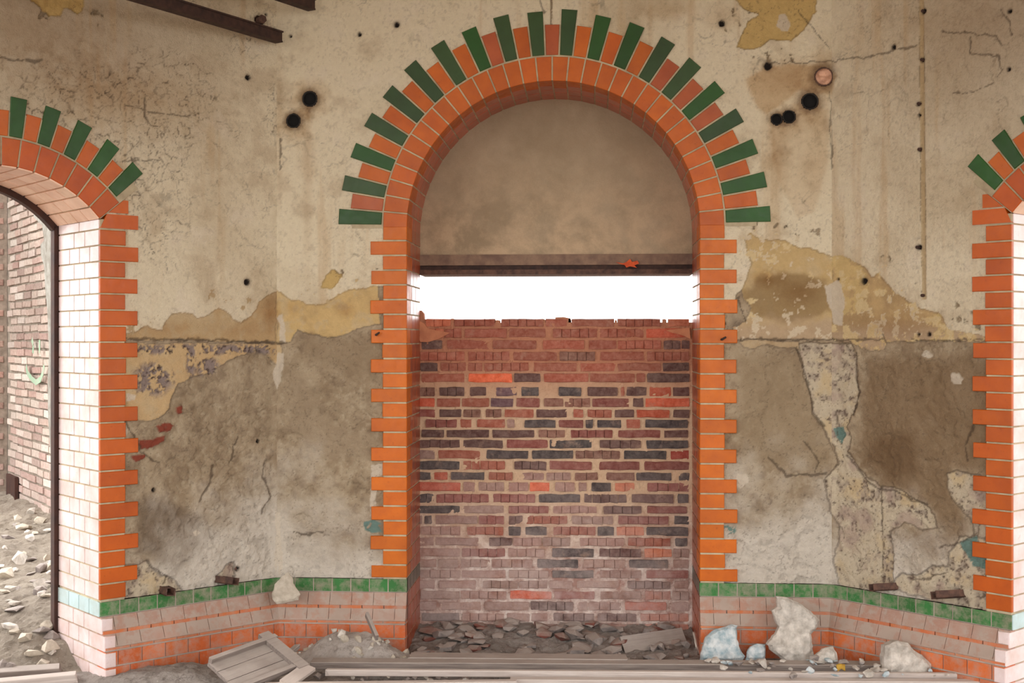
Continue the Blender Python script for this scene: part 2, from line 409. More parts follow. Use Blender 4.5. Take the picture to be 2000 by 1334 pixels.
YELZONE = [
 ([(225, 560), (545, 540), (545, 667), (225, 664)], (192, 162, 120)),
 ([(540, 540), (740, 540), (740, 632), (700, 640), (668, 652), (632, 657), (600, 654), (580, 640), (570, 652), (566, 668), (540, 670)], (212, 182, 128)),
 ([(225, 673), (545, 671), (552, 690), (545, 720), (520, 692), (502, 684), (470, 698), (442, 706), (430, 716), (400, 732), (372, 736), (348, 748), (338, 770), (330, 800), (312, 814), (280, 822), (262, 812), (240, 800)], (208, 178, 134)),
 ([(1436, 440), (1640, 470), (1632, 560), (1640, 662), (1436, 663), (1436, 640), (1455, 628), (1468, 600), (1452, 575)], (206, 178, 128)),
 ([(1628, 490), (1735, 520), (1800, 590), (1860, 625), (1945, 650), (1945, 664), (1730, 668), (1725, 684), (1700, 688), (1680, 680), (1660, 668), (1628, 664)], (204, 174, 126)),
 ([(1444, 664), (1560, 668), (1566, 690), (1555, 678), (1500, 674), (1468, 684), (1450, 678)], (190, 166, 132)),
]
PIT = [
 [(1556, 678), (1580, 670), (1664, 674), (1672, 695), (1668, 740), (1676, 765), (1666, 800), (1650, 832), (1658, 855), (1652, 882), (1662, 892), (1690, 930), (1716, 955), (1742, 953), (1772, 970), (1802, 984), (1818, 1002), (1828, 1030), (1800, 1036), (1762, 1022), (1736, 1040), (1745, 1100), (1740, 1150), (1640, 1150), (1632, 1100), (1642, 1030), (1622, 1000), (1614, 940), (1640, 905), (1628, 868), (1606, 832), (1590, 810), (1584, 770), (1574, 735), (1570, 700)],
 [(1850, 925), (1868, 918), (1912, 930), (1946, 960), (1946, 1020), (1912, 1010), (1904, 1052), (1896, 1020), (1868, 982), (1850, 955)],
 [(1738, 1150), (1756, 1124), (1790, 1128), (1822, 1110), (1850, 1112), (1856, 1080), (1876, 1052), (1946, 1050), (1946, 1200), (1850, 1180)],
 [(225, 640 + 470), (262, 1105), (290, 1096), (300, 1112), (330, 1128), (346, 1136), (360, 1160), (225, 1190)],
 [(425, 1128), (450, 1100), (460, 1098), (462, 1122), (446, 1140)]]
DARKP = [
 ([(262, 1000), (280, 960), (340, 980), (400, 1010), (420, 1050), (395, 1090), (350, 1125), (325, 1120), (300, 1095), (270, 1080)], (112, 94, 76)),
 ([(600, 665), (740, 650), (740, 760), (690, 740), (640, 720), (590, 700)], (158, 138, 112)),
 ([(1690, 700), (1945, 690), (1945, 930), (1860, 920), (1880, 1000), (1900, 1040), (1840, 1100), (1780, 1080), (1740, 1040), (1830, 1035), (1815, 990), (1720, 950), (1665, 890), (1680, 800)], (134, 109, 80)),
 ([(1700, 850), (1790, 840), (1800, 930), (1740, 940), (1690, 900)], (114, 88, 60)),
 ([(1440, 690), (1560, 690), (1610, 840), (1630, 900), (1600, 930), (1530, 930), (1440, 890)], (160, 140, 112)),
 ([(1430, 618), (1450, 622), (1460, 645), (1445, 660), (1425, 655)], (112, 98, 86)),
 ([(545, 690), (560, 850), (600, 880), (640, 900), (720, 900), (735, 850), (640, 820), (600, 740)], (166, 147, 122)),
 ([(1515, 1060), (1560, 1045), (1545, 1090), (1530, 1125), (1505, 1125)], (142, 124, 106))]
BROWNSTAIN = [(530, 615, 22, 40, .75), (675, 605, 22, 18, .5), (570, 600, 18, 16, .35), (1500, 545, 45, 22, .75), (1560, 570, 50, 30, .65), (1300, 20, 70, 26, .45), (1410, 30, 50, 30, .35),
  (605, 193, 42, 44, .75), (573, 240, 40, 44, .7), (600, 300, 22, 60, .35), (1582, 205, 44, 50, .7), (1545, 150, 90, 42, .5), (1530, 240, 45, 40, .5), (1610, 125, 24, 30, .6), (1520, 320, 20, 90, .45), (1600, 320, 40, 100, .22), (505, 70, 24, 24, .35),
  (230, 185, 210, 75, .6), (60, 60, 180, 80, .4), (420, 40, 150, 40, .2), (545, 250, 8, 200, .3), (600, 380, 12, 200, .25), (1740, 640, 100, 30, .4), (1900, 60, 160, 90, .16), (1700, 80, 120, 70, .16), (1430, 1260, 10, 10, .1), (450, 640, 90, 16, .25), (330, 640, 70, 14, .2)]
TEAL = [[(712, 1020), (730, 1016), (746, 1022), (746, 1040), (728, 1043), (714, 1034)], [(1415, 1026), (1434, 1028), (1434, 1042), (1416, 1044)],
  [(1872, 1060), (1905, 1048), (1915, 1075), (1938, 1092), (1934, 1112), (1898, 1108), (1885, 1085)], [(1626, 832), (1644, 830), (1646, 850), (1640, 866), (1628, 850)]]
RED = [[(343, 796), (358, 792), (356, 808), (346, 810)], [(304, 832), (320, 824), (337, 830), (332, 842), (312, 846)], [(272, 858), (300, 856), (322, 852), (320, 862), (300, 872), (278, 876)], [(255, 890), (286, 884), (284, 892), (262, 904)]]
WHITEP = [[(380, 1038), (388, 1034), (394, 1040), (388, 1047), (381, 1045)], [(1856, 730), (1872, 726), (1880, 736), (1876, 748), (1862, 750), (1855, 742)], [(1802, 686), (1808, 684), (1820, 698), (1812, 702), (1802, 696)],
  [(543, 690), (556, 690), (550, 740), (541, 765), (534, 735)], [(722, 908), (748, 905), (748, 925), (735, 930), (735, 1000), (724, 1010)], [(246, 766), (268, 768), (266, 776), (246, 784)], [(241, 838), (252, 830), (250, 852), (242, 848)],
  [(1440, 928), (1458, 926), (1462, 940), (1448, 954), (1436, 946)], [(540, 620), (552, 610), (556, 670), (546, 668)], [(1608, 560), (1636, 545), (1650, 580), (1644, 640), (1628, 636), (1622, 600)],
  [(539, 1000), (548, 1000), (552, 1080), (545, 1128), (538, 1100)], [(1524, 30), (1536, 28), (1545, 45), (1540, 60), (1528, 60), (1520, 48)]]
CRACKS = [
 ([(416, 912), (412, 940), (398, 962), (390, 980)], 3.2), ([(452, 905), (458, 880), (466, 850)], 2.6), ([(520, 900), (514, 930), (524, 948), (530, 970), (512, 1000)], 2.4),
 ([(248, 822), (262, 850), (275, 880), (300, 900), (312, 902)], 2.6), ([(290, 1098), (305, 1112), (326, 1126), (322, 1140)], 2.0), ([(455, 1098), (462, 1112), (460, 1130)], 1.6),
 ([(240, 662), (400, 664), (556, 670)], 3.4), ([(1445, 663), (1560, 664), (1725, 663)], 2.4), ([(1725, 655), (1730, 672)], 2.2), ([(1780, 664), (1940, 664)], 1.6),
 ([(245, 206), (300, 220), (372, 226)], 1.6), ([(282, 195), (282, 228), (298, 245), (318, 246)], 2.2), ([(0, 112), (40, 118), (85, 118)], 2.0), ([(240, 420 - 105), (330, 312)], 1.3),
 ([(1570, 860), (1600, 905), (1592, 925)], 1.6), ([(1504, 896), (1520, 910), (1534, 930), (1560, 926), (1590, 930), (1612, 925)], 3.0), ([(1650, 890), (1665, 905), (1690, 940), (1716, 957), (1742, 957), (1780, 978), (1808, 984)], 2.6),
 ([(1632, 800), (1634, 850)], 1.8), ([(1718, 960), (1722, 1140)], 1.5), ([(1670, 690), (1670, 740), (1676, 770), (1664, 812)], 2.6), ([(1556, 680), (1572, 720), (1590, 808), (1608, 832)], 2.4),
 ([(1900, 830), (1884, 870), (1886, 900)], 2.0), ([(1895, 1048), (1850, 1066), (1832, 1070)], 2.2), ([(1848, 1120), (1800, 1132), (1770, 1130)], 2.0), ([(1440, 582), (1450, 610), (1458, 628)], 2.0),
 ([(1840, 62), (1895, 64), (1945, 72), (1956, 88)], 1.6), ([(1955, 20), (1972, 46), (1976, 70)], 1.6), ([(1893, 75), (1894, 104), (1925, 108), (1948, 112), (1956, 134), (1948, 152)], 1.6), ([(1862, 180), (1900, 180), (1940, 164)], 1.3),
 ([(1510, 122), (1600, 122), (1690, 112), (1790, 88)], 1.8), ([(1560, 20), (1620, 95)], 1.0), ([(572, 1040), (600, 1046), (628, 1040)], 2.0), ([(1055, 0), (1060, 22)], 2.6), ([(545, 270), (548, 330)], 1.6), ([(1622, 180), (1624, 330)], 1.6)]
PITHOLES = [(485, 151, 6), (775, 48, 6), (483, 551, 7), (1500, 129, 9), (1410, 46, 7), (1687, 549, 7), (702, 67, 4), (567, 70, 3), (301, 957, 4), (1415 + 0, 632, 3), (1745, 92, 5), (1804, 22, 5), (1802, 117, 4), (1794, 203, 4), (1796, 292, 3), (1795, 225, 3), (1795, 483, 5), (1814, 653, 4), (1793, 653, 3), (1636, 545, 3), (466, 1112, 5), (505, 862, 4), (520, 28, 3), (1972, 22, 4), (1970, 135, 4)]
BIGHOLES = [(605, 193, 15), (573, 236, 14), (1582, 198, 16), (1541, 228, 12.5), (1517, 233, 11), (1609, 150, 18), (506, 40, 9)]

def plaster_face(name, fc, x0, x1, z0, z1, step, hole_fn, flip=False):
    nx = int((x1 - x0) / step) + 1; nz = int((z1 - z0) / step) + 1
    xs = np.linspace(x0, x1, nx); zs = np.linspace(z0, z1, nz); X, Z = np.meshgrid(xs, zs)
    so = fc.r * 10 + 3.7                                   # noise offset per face
    U = X + so; V = Z
    wx = X + fbm(U, V, 9, 5, 11) * .035 + fbm(U, V, 60, 2, 15) * .009; wz = Z + fbm(U + 50, V, 9, 5, 21) * .035 + fbm(U + 50, V, 60, 2, 25) * .009
    conv = lambda P: [on_facet(a, b, fc) for a, b in P]
    def sdf(P, hi=True):
        P = conv(P); pa = np.array(P); bb = (X > pa[:, 0].min() - .08) & (X < pa[:, 0].max() + .08) & (Z > pa[:, 1].min() - .08) & (Z < pa[:, 1].max() + .08)
        out = np.full(X.shape, -1.0)
        if bb.any():
            d, ins = seg_dist((wx if hi else X)[bb], (wz if hi else Z)[bb], P, True); out[bb] = np.where(ins, d, -d)
        return out
    n_lo = fbm(U, V, 1.7, 5, 31); n_mid = fbm(U, V, 7, 5, 41); n_hi = fbm(U, V, 28, 5, 51); n_x = fbm(U, V, 85, 3, 55)
    col = np.zeros(X.shape + (3,)); 
    def over(mask, c):
        nonlocal col
        mask = np.clip(mask, 0, 1)[..., None]; col = col * (1 - mask) + np.array(c) * mask
    # grey-brown render
    col[:] = lin((178, 160, 134)); over(sstep(-.25, .3, n_mid), lin((154, 134, 108))); over(sstep(.0, .3, n_hi) * .5, lin((194, 178, 152))); over(sstep(-.02, -.25, n_hi) * .45, lin((124, 104, 84)))
    over(sstep(.1, .32, n_x + n_hi * .5) * .5, lin((190, 174, 150)))
    for P, c in DARKP: over(sstep(-.03, .05, sdf(P)) * .75, lin(c))
    cxp = np.abs(fc.o.x + X * fc.ux.x)
    pale = sstep(.98, .52, Z + n_lo * .9 + n_mid * .35 + np.clip(cxp - 1.55, 0, 2) * .35)
    over(pale * .85, lin((218, 210, 198))); over(pale * sstep(.06, .2, n_hi) * .5, lin((168, 158, 146)))
    depth = .008 + n_mid * .010 + n_hi * .013 + n_x * .007 - pale * .001
    flakes = sstep(.0015, .0075, worley_edge(wx * 1 + U, wz, 16, 5) + .004 * (n_mid < -.05)); 
    # pitted pale masonry
    for P in PIT:
        s = sdf(P); mk = sstep(-.003, .004, s)
        over(mk, lin((204, 190, 166))); over(mk * sstep(-.02, -.25, n_mid) * .7, lin((206, 182, 140))); over(mk * sstep(.02, .2, n_hi) * .8, lin((172, 156, 140))); over(mk * sstep(.20, .27, n_x + n_hi * .6) * .8, lin((108, 90, 78)))
        over(mk * sstep(.05, .2, n_mid) * .6, lin((176, 152, 140)))
        depth = np.where(s > 0, .013 + n_hi * .012 + sstep(.16, .24, n_x + n_hi * .6) * .006, depth)
        over(sstep(.006, .002, np.abs(s + .004)) * .55, lin((78, 62, 50)))
    # yellow paint coat
    under_y = np.zeros(X.shape, bool)
    for P, c in YELZONE:
        s = sdf(P); mk = sstep(-.002, .003, s); over(mk, lin(c)); over(mk * sstep(.02, .25, n_mid) * .6, lin((166, 138, 100)))
        over(mk * sstep(-.05, -.25, n_mid) * .55, lin((206, 186, 150))); over(mk * sstep(.08, .2, n_hi) * .4, lin((200, 182, 150)))
        under_y |= s > 0; depth = np.where(s > 0, .0035 + n_mid * .003, depth)
        over(sstep(.005, .001, np.abs(s + .003)) * .35, lin((84, 70, 56)))
    if fc is LEFT:                                          # rubble showing through the yellow coat
        band = (sstep(.035, .012, np.abs(wz - (1.62 - .05))) + sstep(.05, .02, np.hypot((wx - on_facet(375, 700, LEFT)[0]) * 1.3, (wz - 1.50) * .55)) + sstep(.10, .05, np.hypot((wx - on_facet(300, 745, LEFT)[0]) * .7, wz - 1.43)) + sstep(.07, .03, np.hypot((wx - on_facet(410, 722, LEFT)[0]) * .8, wz - 1.475)))
        mk = band * (n_hi + n_x * .6 > -.02) * (Z < 1.62)
        over(mk, lin((150, 134, 128))); over(mk * sstep(.1, .2, n_x), lin((92, 74, 68))); depth = depth + np.clip(mk, 0, 1) * (.008 + n_x * .012)
    # white top coat
    s = sdf(COAT_L) if fc is not RIGHT else sdf(COAT_R)
    if fc is BACK: s = np.where(X > 0, sdf(COAT_R), sdf(COAT_L))
    for P in YEL: s = np.minimum(s, -sdf(P))
    spall = (sstep(.20, .26, n_hi + .5 * n_mid) > .5) & (s < .10); s = np.where(spall, -.01, s)
    mk = sstep(-.002, .002, s)
    ybase = np.zeros(X.shape)
    for P in YEL: ybase = np.maximum(ybase, sstep(-.003, .003, sdf(P)))
    over(ybase, lin((206, 176, 116)))
    W = np.zeros(col.shape); W[:] = lin((232, 220, 194))
    def wover(m_, c):
        nonlocal W
        m_ = np.clip(m_, 0, 1)[..., None]; W = W * (1 - m_) + np.array(c) * m_
    wover(sstep(-.05, .3, n_lo) * .7, lin((204, 187, 158))); wover(sstep(.05, .28, n_mid) * .45, lin((186, 164, 134))); wover(sstep(-.1, -.3, n_mid) * .5, lin((232, 220, 200)))
    wover(sstep(1.3, 2.2, cxp) * sstep(2.2, 3.1, Z) * .75, lin((172, 152, 130)))  # browner top outer corners: vignette painted into the plaster along with stains
    drip = fbm(U * 14, V * .9, 1.0, 4, 71); wover(sstep(.12, .3, drip) * .35, lin((196, 160, 112)))
    wover(sstep(.15, .22, n_x + n_hi * .5) * .22, lin((150, 132, 108)))
    col = col * (1 - mk[..., None]) + W * mk[..., None]
    depth = np.where(s > 0, .001 + n_mid * .004 + n_hi * .004 + n_x * .0012, depth)
    over(sstep(.005, .001, np.abs(s + .003)) * .3 * (s < 0), lin((84, 70, 56)))
    if fc is not LEFT:                                      # mottled remains inside the yellow zone right of the niche
        zone = np.zeros(X.shape)
        for P, c in YELZONE[3:5]: zone = np.maximum(zone, sstep(-.002, .003, sdf(P)))
        zone = zone * (1 - mk)
        cz = on_facet(1540, 580, fc); bl = sstep(.32, .05, np.hypot((X - cz[0]) * .8, (Z - cz[1]) * 1.5)) + n_mid * .9
        over(zone * sstep(.2, .55, bl) * .8, lin((150, 124, 86)))
        lowz = sstep(1.76, 1.66, Z + n_mid * .12)
        over(zone * lowz * .8, lin((188, 164, 138))); over(zone * sstep(.12, .14, n_hi + n_mid * .3) * .8, lin((222, 208, 182)))
        over(zone * sstep(.06, .09, n_lo + n_hi * .5) * .6, lin((222, 196, 136)))
    for P, f in (([(1452, 152), (1490, 132), (1540, 122), (1610, 128), (1636, 150), (1628, 185), (1600, 190), (1560, 180), (1530, 205), (1500, 228), (1478, 215), (1466, 190)], .75), ([(1500, 225), (1560, 200), (1622, 215), (1618, 330), (1590, 420), (1560, 430), (1530, 380), (1510, 330)], .35)):
        mm = sstep(-.006, .02, sdf(P)) * f * mk; col = col * (1 - mm[..., None]) + col * np.array([.74, .58, .42]) * mm[..., None]
    # brown stains, soft
    for (a, b, rx, ry, f) in BROWNSTAIN:
        p = on_facet(a, b, fc); k_ = .00266
        d = np.hypot((wx * .6 + X * .4 - p[0]) / (rx * k_), (wz * .6 + Z * .4 - p[1]) / (ry * k_))
        mm = np.clip(1.15 - d + n_hi * .8, 0, 1) * f
        col = col * (1 - mm[..., None]) + col * np.array([.62, .46, .30]) * mm[..., None]
    for P in TEAL: over(sstep(-.002, .003, sdf(P)) * (n_hi > -.15), lin((112, 140, 132)))
    for P in RED:
        s = sdf(P); over(sstep(-.002, .003, s), lin((140, 66, 48))); depth = np.where(s > 0, .001 + n_hi * .003, depth)
    for P in WHITEP: over(sstep(-.002, .003, sdf(P)) * .85, lin((214, 202, 184)))
    # groove for a lost cable on the right hand wall
    if fc is RIGHT:
        gx0, gz0 = on_facet(1799, 0, fc); gx1, gz1 = on_facet(1804, 582, fc)
        gx = gx0 + (gx1 - gx0) * (Z - gz0) / (gz1 - gz0)
        g = sstep(.015, .009, np.abs(X - gx + n_hi * .008)) * (Z > gz1 - .01)
        over(g * .8, lin((190, 164, 122))); depth = depth + g * .004
        e = sstep(.003, .001, np.abs(np.abs(X - gx + n_hi * .008) - .013)) * (Z > gz1) * (n_hi > -.05); over(e * .6, lin((120, 100, 76)))
    # fine crazing and the long cracks
    e1 = worley_edge(X + so + fbm(U, V, 6, 5, 61) * .22, Z + fbm(U, V, 6, 5, 65) * .22, 5.5, 3)
    e2 = worley_edge(X + so + fbm(U, V, 12, 5, 81) * .11, Z + fbm(U, V, 12, 5, 85) * .11, 19, 9)
    m1 = sstep(.0052, .001, e1) * sstep(-.02, .12, fbm(U, V, 2.6, 3, 91)); m2 = sstep(.0045, .001, e2) * sstep(.06, .16, fbm(U, V, 2.2, 4, 95) + .17 * sstep(.9, .2, np.hypot(cxp - 2.0, (Z - 2.75) * 2.2)))
    ck = np.maximum(m1 * .55, m2 * (.95 if fc is LEFT else .3)) * (.2 + .8 * mk) * (.55 + sstep(-.1, .25, n_hi) * .6)
    for P, wd in CRACKS:
        P = conv(P); d, _ = seg_dist(X + n_hi * .022 + n_mid * .02, Z + fbm(U + 9, V, 28, 4, 57) * .03, P, False)
        ck = np.maximum(ck, sstep(wd * .0022 + .0012, wd * .0009, d * (1 + 1.2 * np.clip(n_hi * 2, -.5, .8))))
    over(ck * .66, lin((74, 58, 44))); depth = depth + ck * .004
    # ragged flakes of the bare render
    bare = (~(mk > .5)) & (~under_y)
    fk = sstep(.006, .001, np.abs(n_mid + .35 * n_hi - .06)) + sstep(.006, .001, np.abs(n_mid + .3 * n_hi + .10))
    over(np.clip(fk, 0, 1) * bare * .45, lin((96, 80, 66))); depth = depth + bare * sstep(.06, .075, n_mid + .35 * n_hi) * .004
    keep = np.ones(X.shape, bool)
    for a, b, r in PITHOLES:
        p = on_facet(a, b, fc); d = np.hypot(X - p[0], Z - p[1]) + n_x * .006; r *= .00262
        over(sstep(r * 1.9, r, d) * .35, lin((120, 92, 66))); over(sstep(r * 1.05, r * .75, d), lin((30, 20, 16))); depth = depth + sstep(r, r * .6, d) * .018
    for a, b, r in BIGHOLES:
        p = on_facet(a, b, fc); d = np.hypot(X - p[0], Z - p[1]); r *= .00266; keep &= d > r * .95
        over(sstep(r * 2.0, r, d + n_x * .03) * .6, lin((96, 66, 42)))
    keep &= ~hole_fn(X, Z)
    edge = np.minimum(np.abs(X - x0) if fc is not LEFT else 9, np.abs(X - x1) if fc is not RIGHT else 9)
    depth = depth * sstep(0, .03, edge)
    co = np.stack([X, depth, Z], -1).reshape(-1, 3).astype(np.float32)
    kq = keep[:-1, :-1] & keep[1:, :-1] & keep[:-1, 1:] & keep[1:, 1:]
    idx = np.arange(nx * nz).reshape(nz, nx)
    q = np.stack([idx[:-1, :-1], idx[:-1, 1:], idx[1:, 1:], idx[1:, :-1]], -1)[kq]
    used = np.unique(q); remap = np.full(nx * nz, -1); remap[used] = np.arange(len(used)); q = remap[q]; co = co[used]; cc = col.reshape(-1, 3)[used]
    me = bpy.data.meshes.new(name); me.vertices.add(len(co)); me.vertices.foreach_set('co', co.ravel())
    nq = len(q); me.loops.add(nq * 4); me.loops.foreach_set('vertex_index', q.ravel().astype(np.int32))
    me.polygons.add(nq); me.polygons.foreach_set('loop_start', np.arange(0, nq * 4, 4, dtype=np.int32)); me.polygons.foreach_set('loop_total', np.full(nq, 4, dtype=np.int32))
    me.update(calc_edges=True); me.polygons.foreach_set('use_smooth', np.ones(nq, bool))
    at_ = me.color_attributes.new('tint', 'FLOAT_COLOR', 'POINT')
    at_.data.foreach_set('color', np.concatenate([np.clip(cc, 0, 1), np.ones((len(cc), 1))], 1).astype(np.float32).ravel())
    o = link(name, me, M_PLASTER); o.matrix_world = fc.M; return o

def niche_hole(X, Z):
    return (np.abs(X - NC) < NW + .02) & ((Z < SPR) | (np.hypot(X - NC, Z - SPR) < NW + .04)) | (Z < -.05)
def side_hole(c):
    return lambda X, Z: ((np.abs(X - c) < OPW + .02) & (Z < OZC + .2) | (np.hypot(X - c, Z - OZC) < ORI + .04) & (np.abs(X - c) < OPW + .03) & (Z > OZC))
ST = .0055
o = plaster_face('wall_back', BACK, -A, A, 0, 3.60, ST, niche_hole)
tag(o, 'peeling cream plaster wall around the central arched niche, bare grey render below', 'wall', kind='structure')
o = plaster_face('wall_left', LEFT, -1.95, 0, 0, 3.60, ST, side_hole(-OPC))
tag(o, 'cracked plaster wall angled on the left beside the bright arched doorway', 'wall', kind='structure')
o = plaster_face('wall_right', RIGHT, 0, 1.80, 0, 3.60, ST, side_hole(OPC))
tag(o, 'plaster wall angled on the right with a vertical cable groove and dark bare patch', 'wall', kind='structure')

# ------------------------------------------------------------------ niche surround: trim_1
T1 = empty('trim_1', BACK.M); tag(T1, 'orange and green glazed brick surround of the central arched niche', 'arch surround', kind='structure')
YF = -.006
mb = MB()                                                     # mortar bed behind face bricks, jambs and soffit
for i in range(40):
    a0 = PI * i / 40; a1 = PI * (i + 1) / 40
    pr = lambda a, r: (NC - r * math.cos(a), SPR + r * math.sin(a))
    mb.prism([pr(a0, NW + .003), pr(a0, RO + .003), pr(a1, RO + .003), pr(a1, NW + .003)], -.0035, ND)
    mb.prism([pr(a0, RO + .003), pr(a0, 1.05), pr(a1, 1.05), pr(a1, RO + .003)], -.0035, .028)
for s in (-1, 1):
    xa, xb = sorted((NC + s * (NW + .004), NC + s * (NW + .124)))
    mb.box((xa, -.0035, .03), (xb, ND + .02, SPR))
mb.build('mortar', M_MORTAR, T1)
nv = 32
for i in range(nv):
    a = PI * (i + .5) / nv; A_ = i % 2
    rot = (0, a - PI / 2, 0)
    d0 = .118 if A_ else .178
    o = link('voussoir', wedge_mesh(NW, RO, PI / nv / 2, YF, d0, 'voussoir'), M_GLAZE, T1); o.location = (NC, 0, SPR); o.rotation_euler = rot; o.color = vary(ORANGE_HI, .10)
    ys = (d0 + GAP, .245, .37, ND) if A_ else (d0 + GAP, .31, ND)
    for ya, yb in zip(ys, ys[1:]):
        o = link('soffit_brick', wedge_mesh(NW, NW + .05, PI / nv / 2, ya, yb - GAP * (yb < ND), 'soffit_brick'), M_JAMB, T1)
        o.location = (NC, 0, SPR); o.rotation_euler = rot; o.color = vary(srgb(186, 84, 52), .10)
ne = 39; half = D2R(174 / 38 / 2)
for i in range(ne):
    a = D2R(3.2 + 173.6 * i / 38)
    g = i % 2 == 0
    r1 = 1.125 + rng.uniform(-.008, .008) if g else 1.055 + rng.uniform(-.008, .008)
    nm = 'green_brick' if g else 'face_brick'
    o = link(nm, wedge_mesh(.893, round(r1, 2), half * (1.0), YF - .002, .1, nm, gap=.0045), M_GLAZE, T1)
    o.location = (NC, 0, SPR); o.rotation_euler = (0, a - PI / 2, 0)
    o.color = vary(GREEN if rng.random() < .6 else GREEN_D, .15) if g else vary(ORANGE_HI if rng.random() < .6 else REDBROWN, .12)
# quoins and jambs
def jamb(parent, fx, sgn, tops, top_z, low_z, jmat, jcol, y_end=ND, band=None, name='jamb_brick', qcols=ORANGE, qmat=None, bandcol=None, shallow=False):
    """fx(x): local x of a point x metres outwards from the opening edge.  tops = list of (z_top, is_long)"""
    for it in tops:
        z, lg = it[0], it[1]; wd = .190 if lg else .127; d0 = .115 if lg else .178
        zb = max(it[2] if len(it) > 2 else z - .069, low_z)
        xa, xb = sorted((fx(0), fx(wd + rng.uniform(-.003, .003))))
        if zb < z - .02:
            o = box_brick('quoin_brick', parent, xa, xb, YF, .012 if shallow else d0, zb, z, qmat or M_GLAZE, vary(qcols, .09))
            ys = (d0 + GAP, .243, .366, y_end) if lg else (d0 + GAP, .31, y_end)
            if shallow: ys = (.013, .12, .243, .366, y_end) if lg else (.013, .18, .31, y_end)
            for ya, yb in zip(ys, ys[1:]):
                xa, xb = sorted((fx(0), fx(.06)))
                box_brick(name, parent, xa, xb, ya, yb - (GAP if yb < y_end else 0), zb, z, jmat, vary(jcol, .06))
tops = []
z = .593 + H
seq = []
for k in range(0, 24):
    z = .5965 + H - .0771 * k
    lg = (k % 2 == 1)
    if z > BANDT + .02: tops.append((z - .004, lg))
for s in (-1, 1):
    jamb(T1, (lambda x, s=s: NC + s * (NW + x)), s, tops, SPR, BANDT + .008, M_JAMB, BROWNBRICK)
    # jamb courses below the band
    zt = BANDT; k = 0
    while zt > .0:
        ys = (-.0, .12, .243, .366, ND) if k % 2 == 0 else (-.0, .18, .31, ND)
        for ya, yb in zip(ys, ys[1:]):
            xa, xb = sorted((NC + s * NW, NC + s * (NW + .06)))
            box_brick('jamb_brick', T1, xa, xb, ya, yb - (GAP if yb < ND else 0), zt - .0695, zt, M_JAMB, vary(srgb(62, 66, 50) if k == 0 else BROWNBRICK, .1))
        zt -= .0771; k += 1
    xa, xb = sorted((NC + s * (NW + .004), NC + s * (NW + .10)))

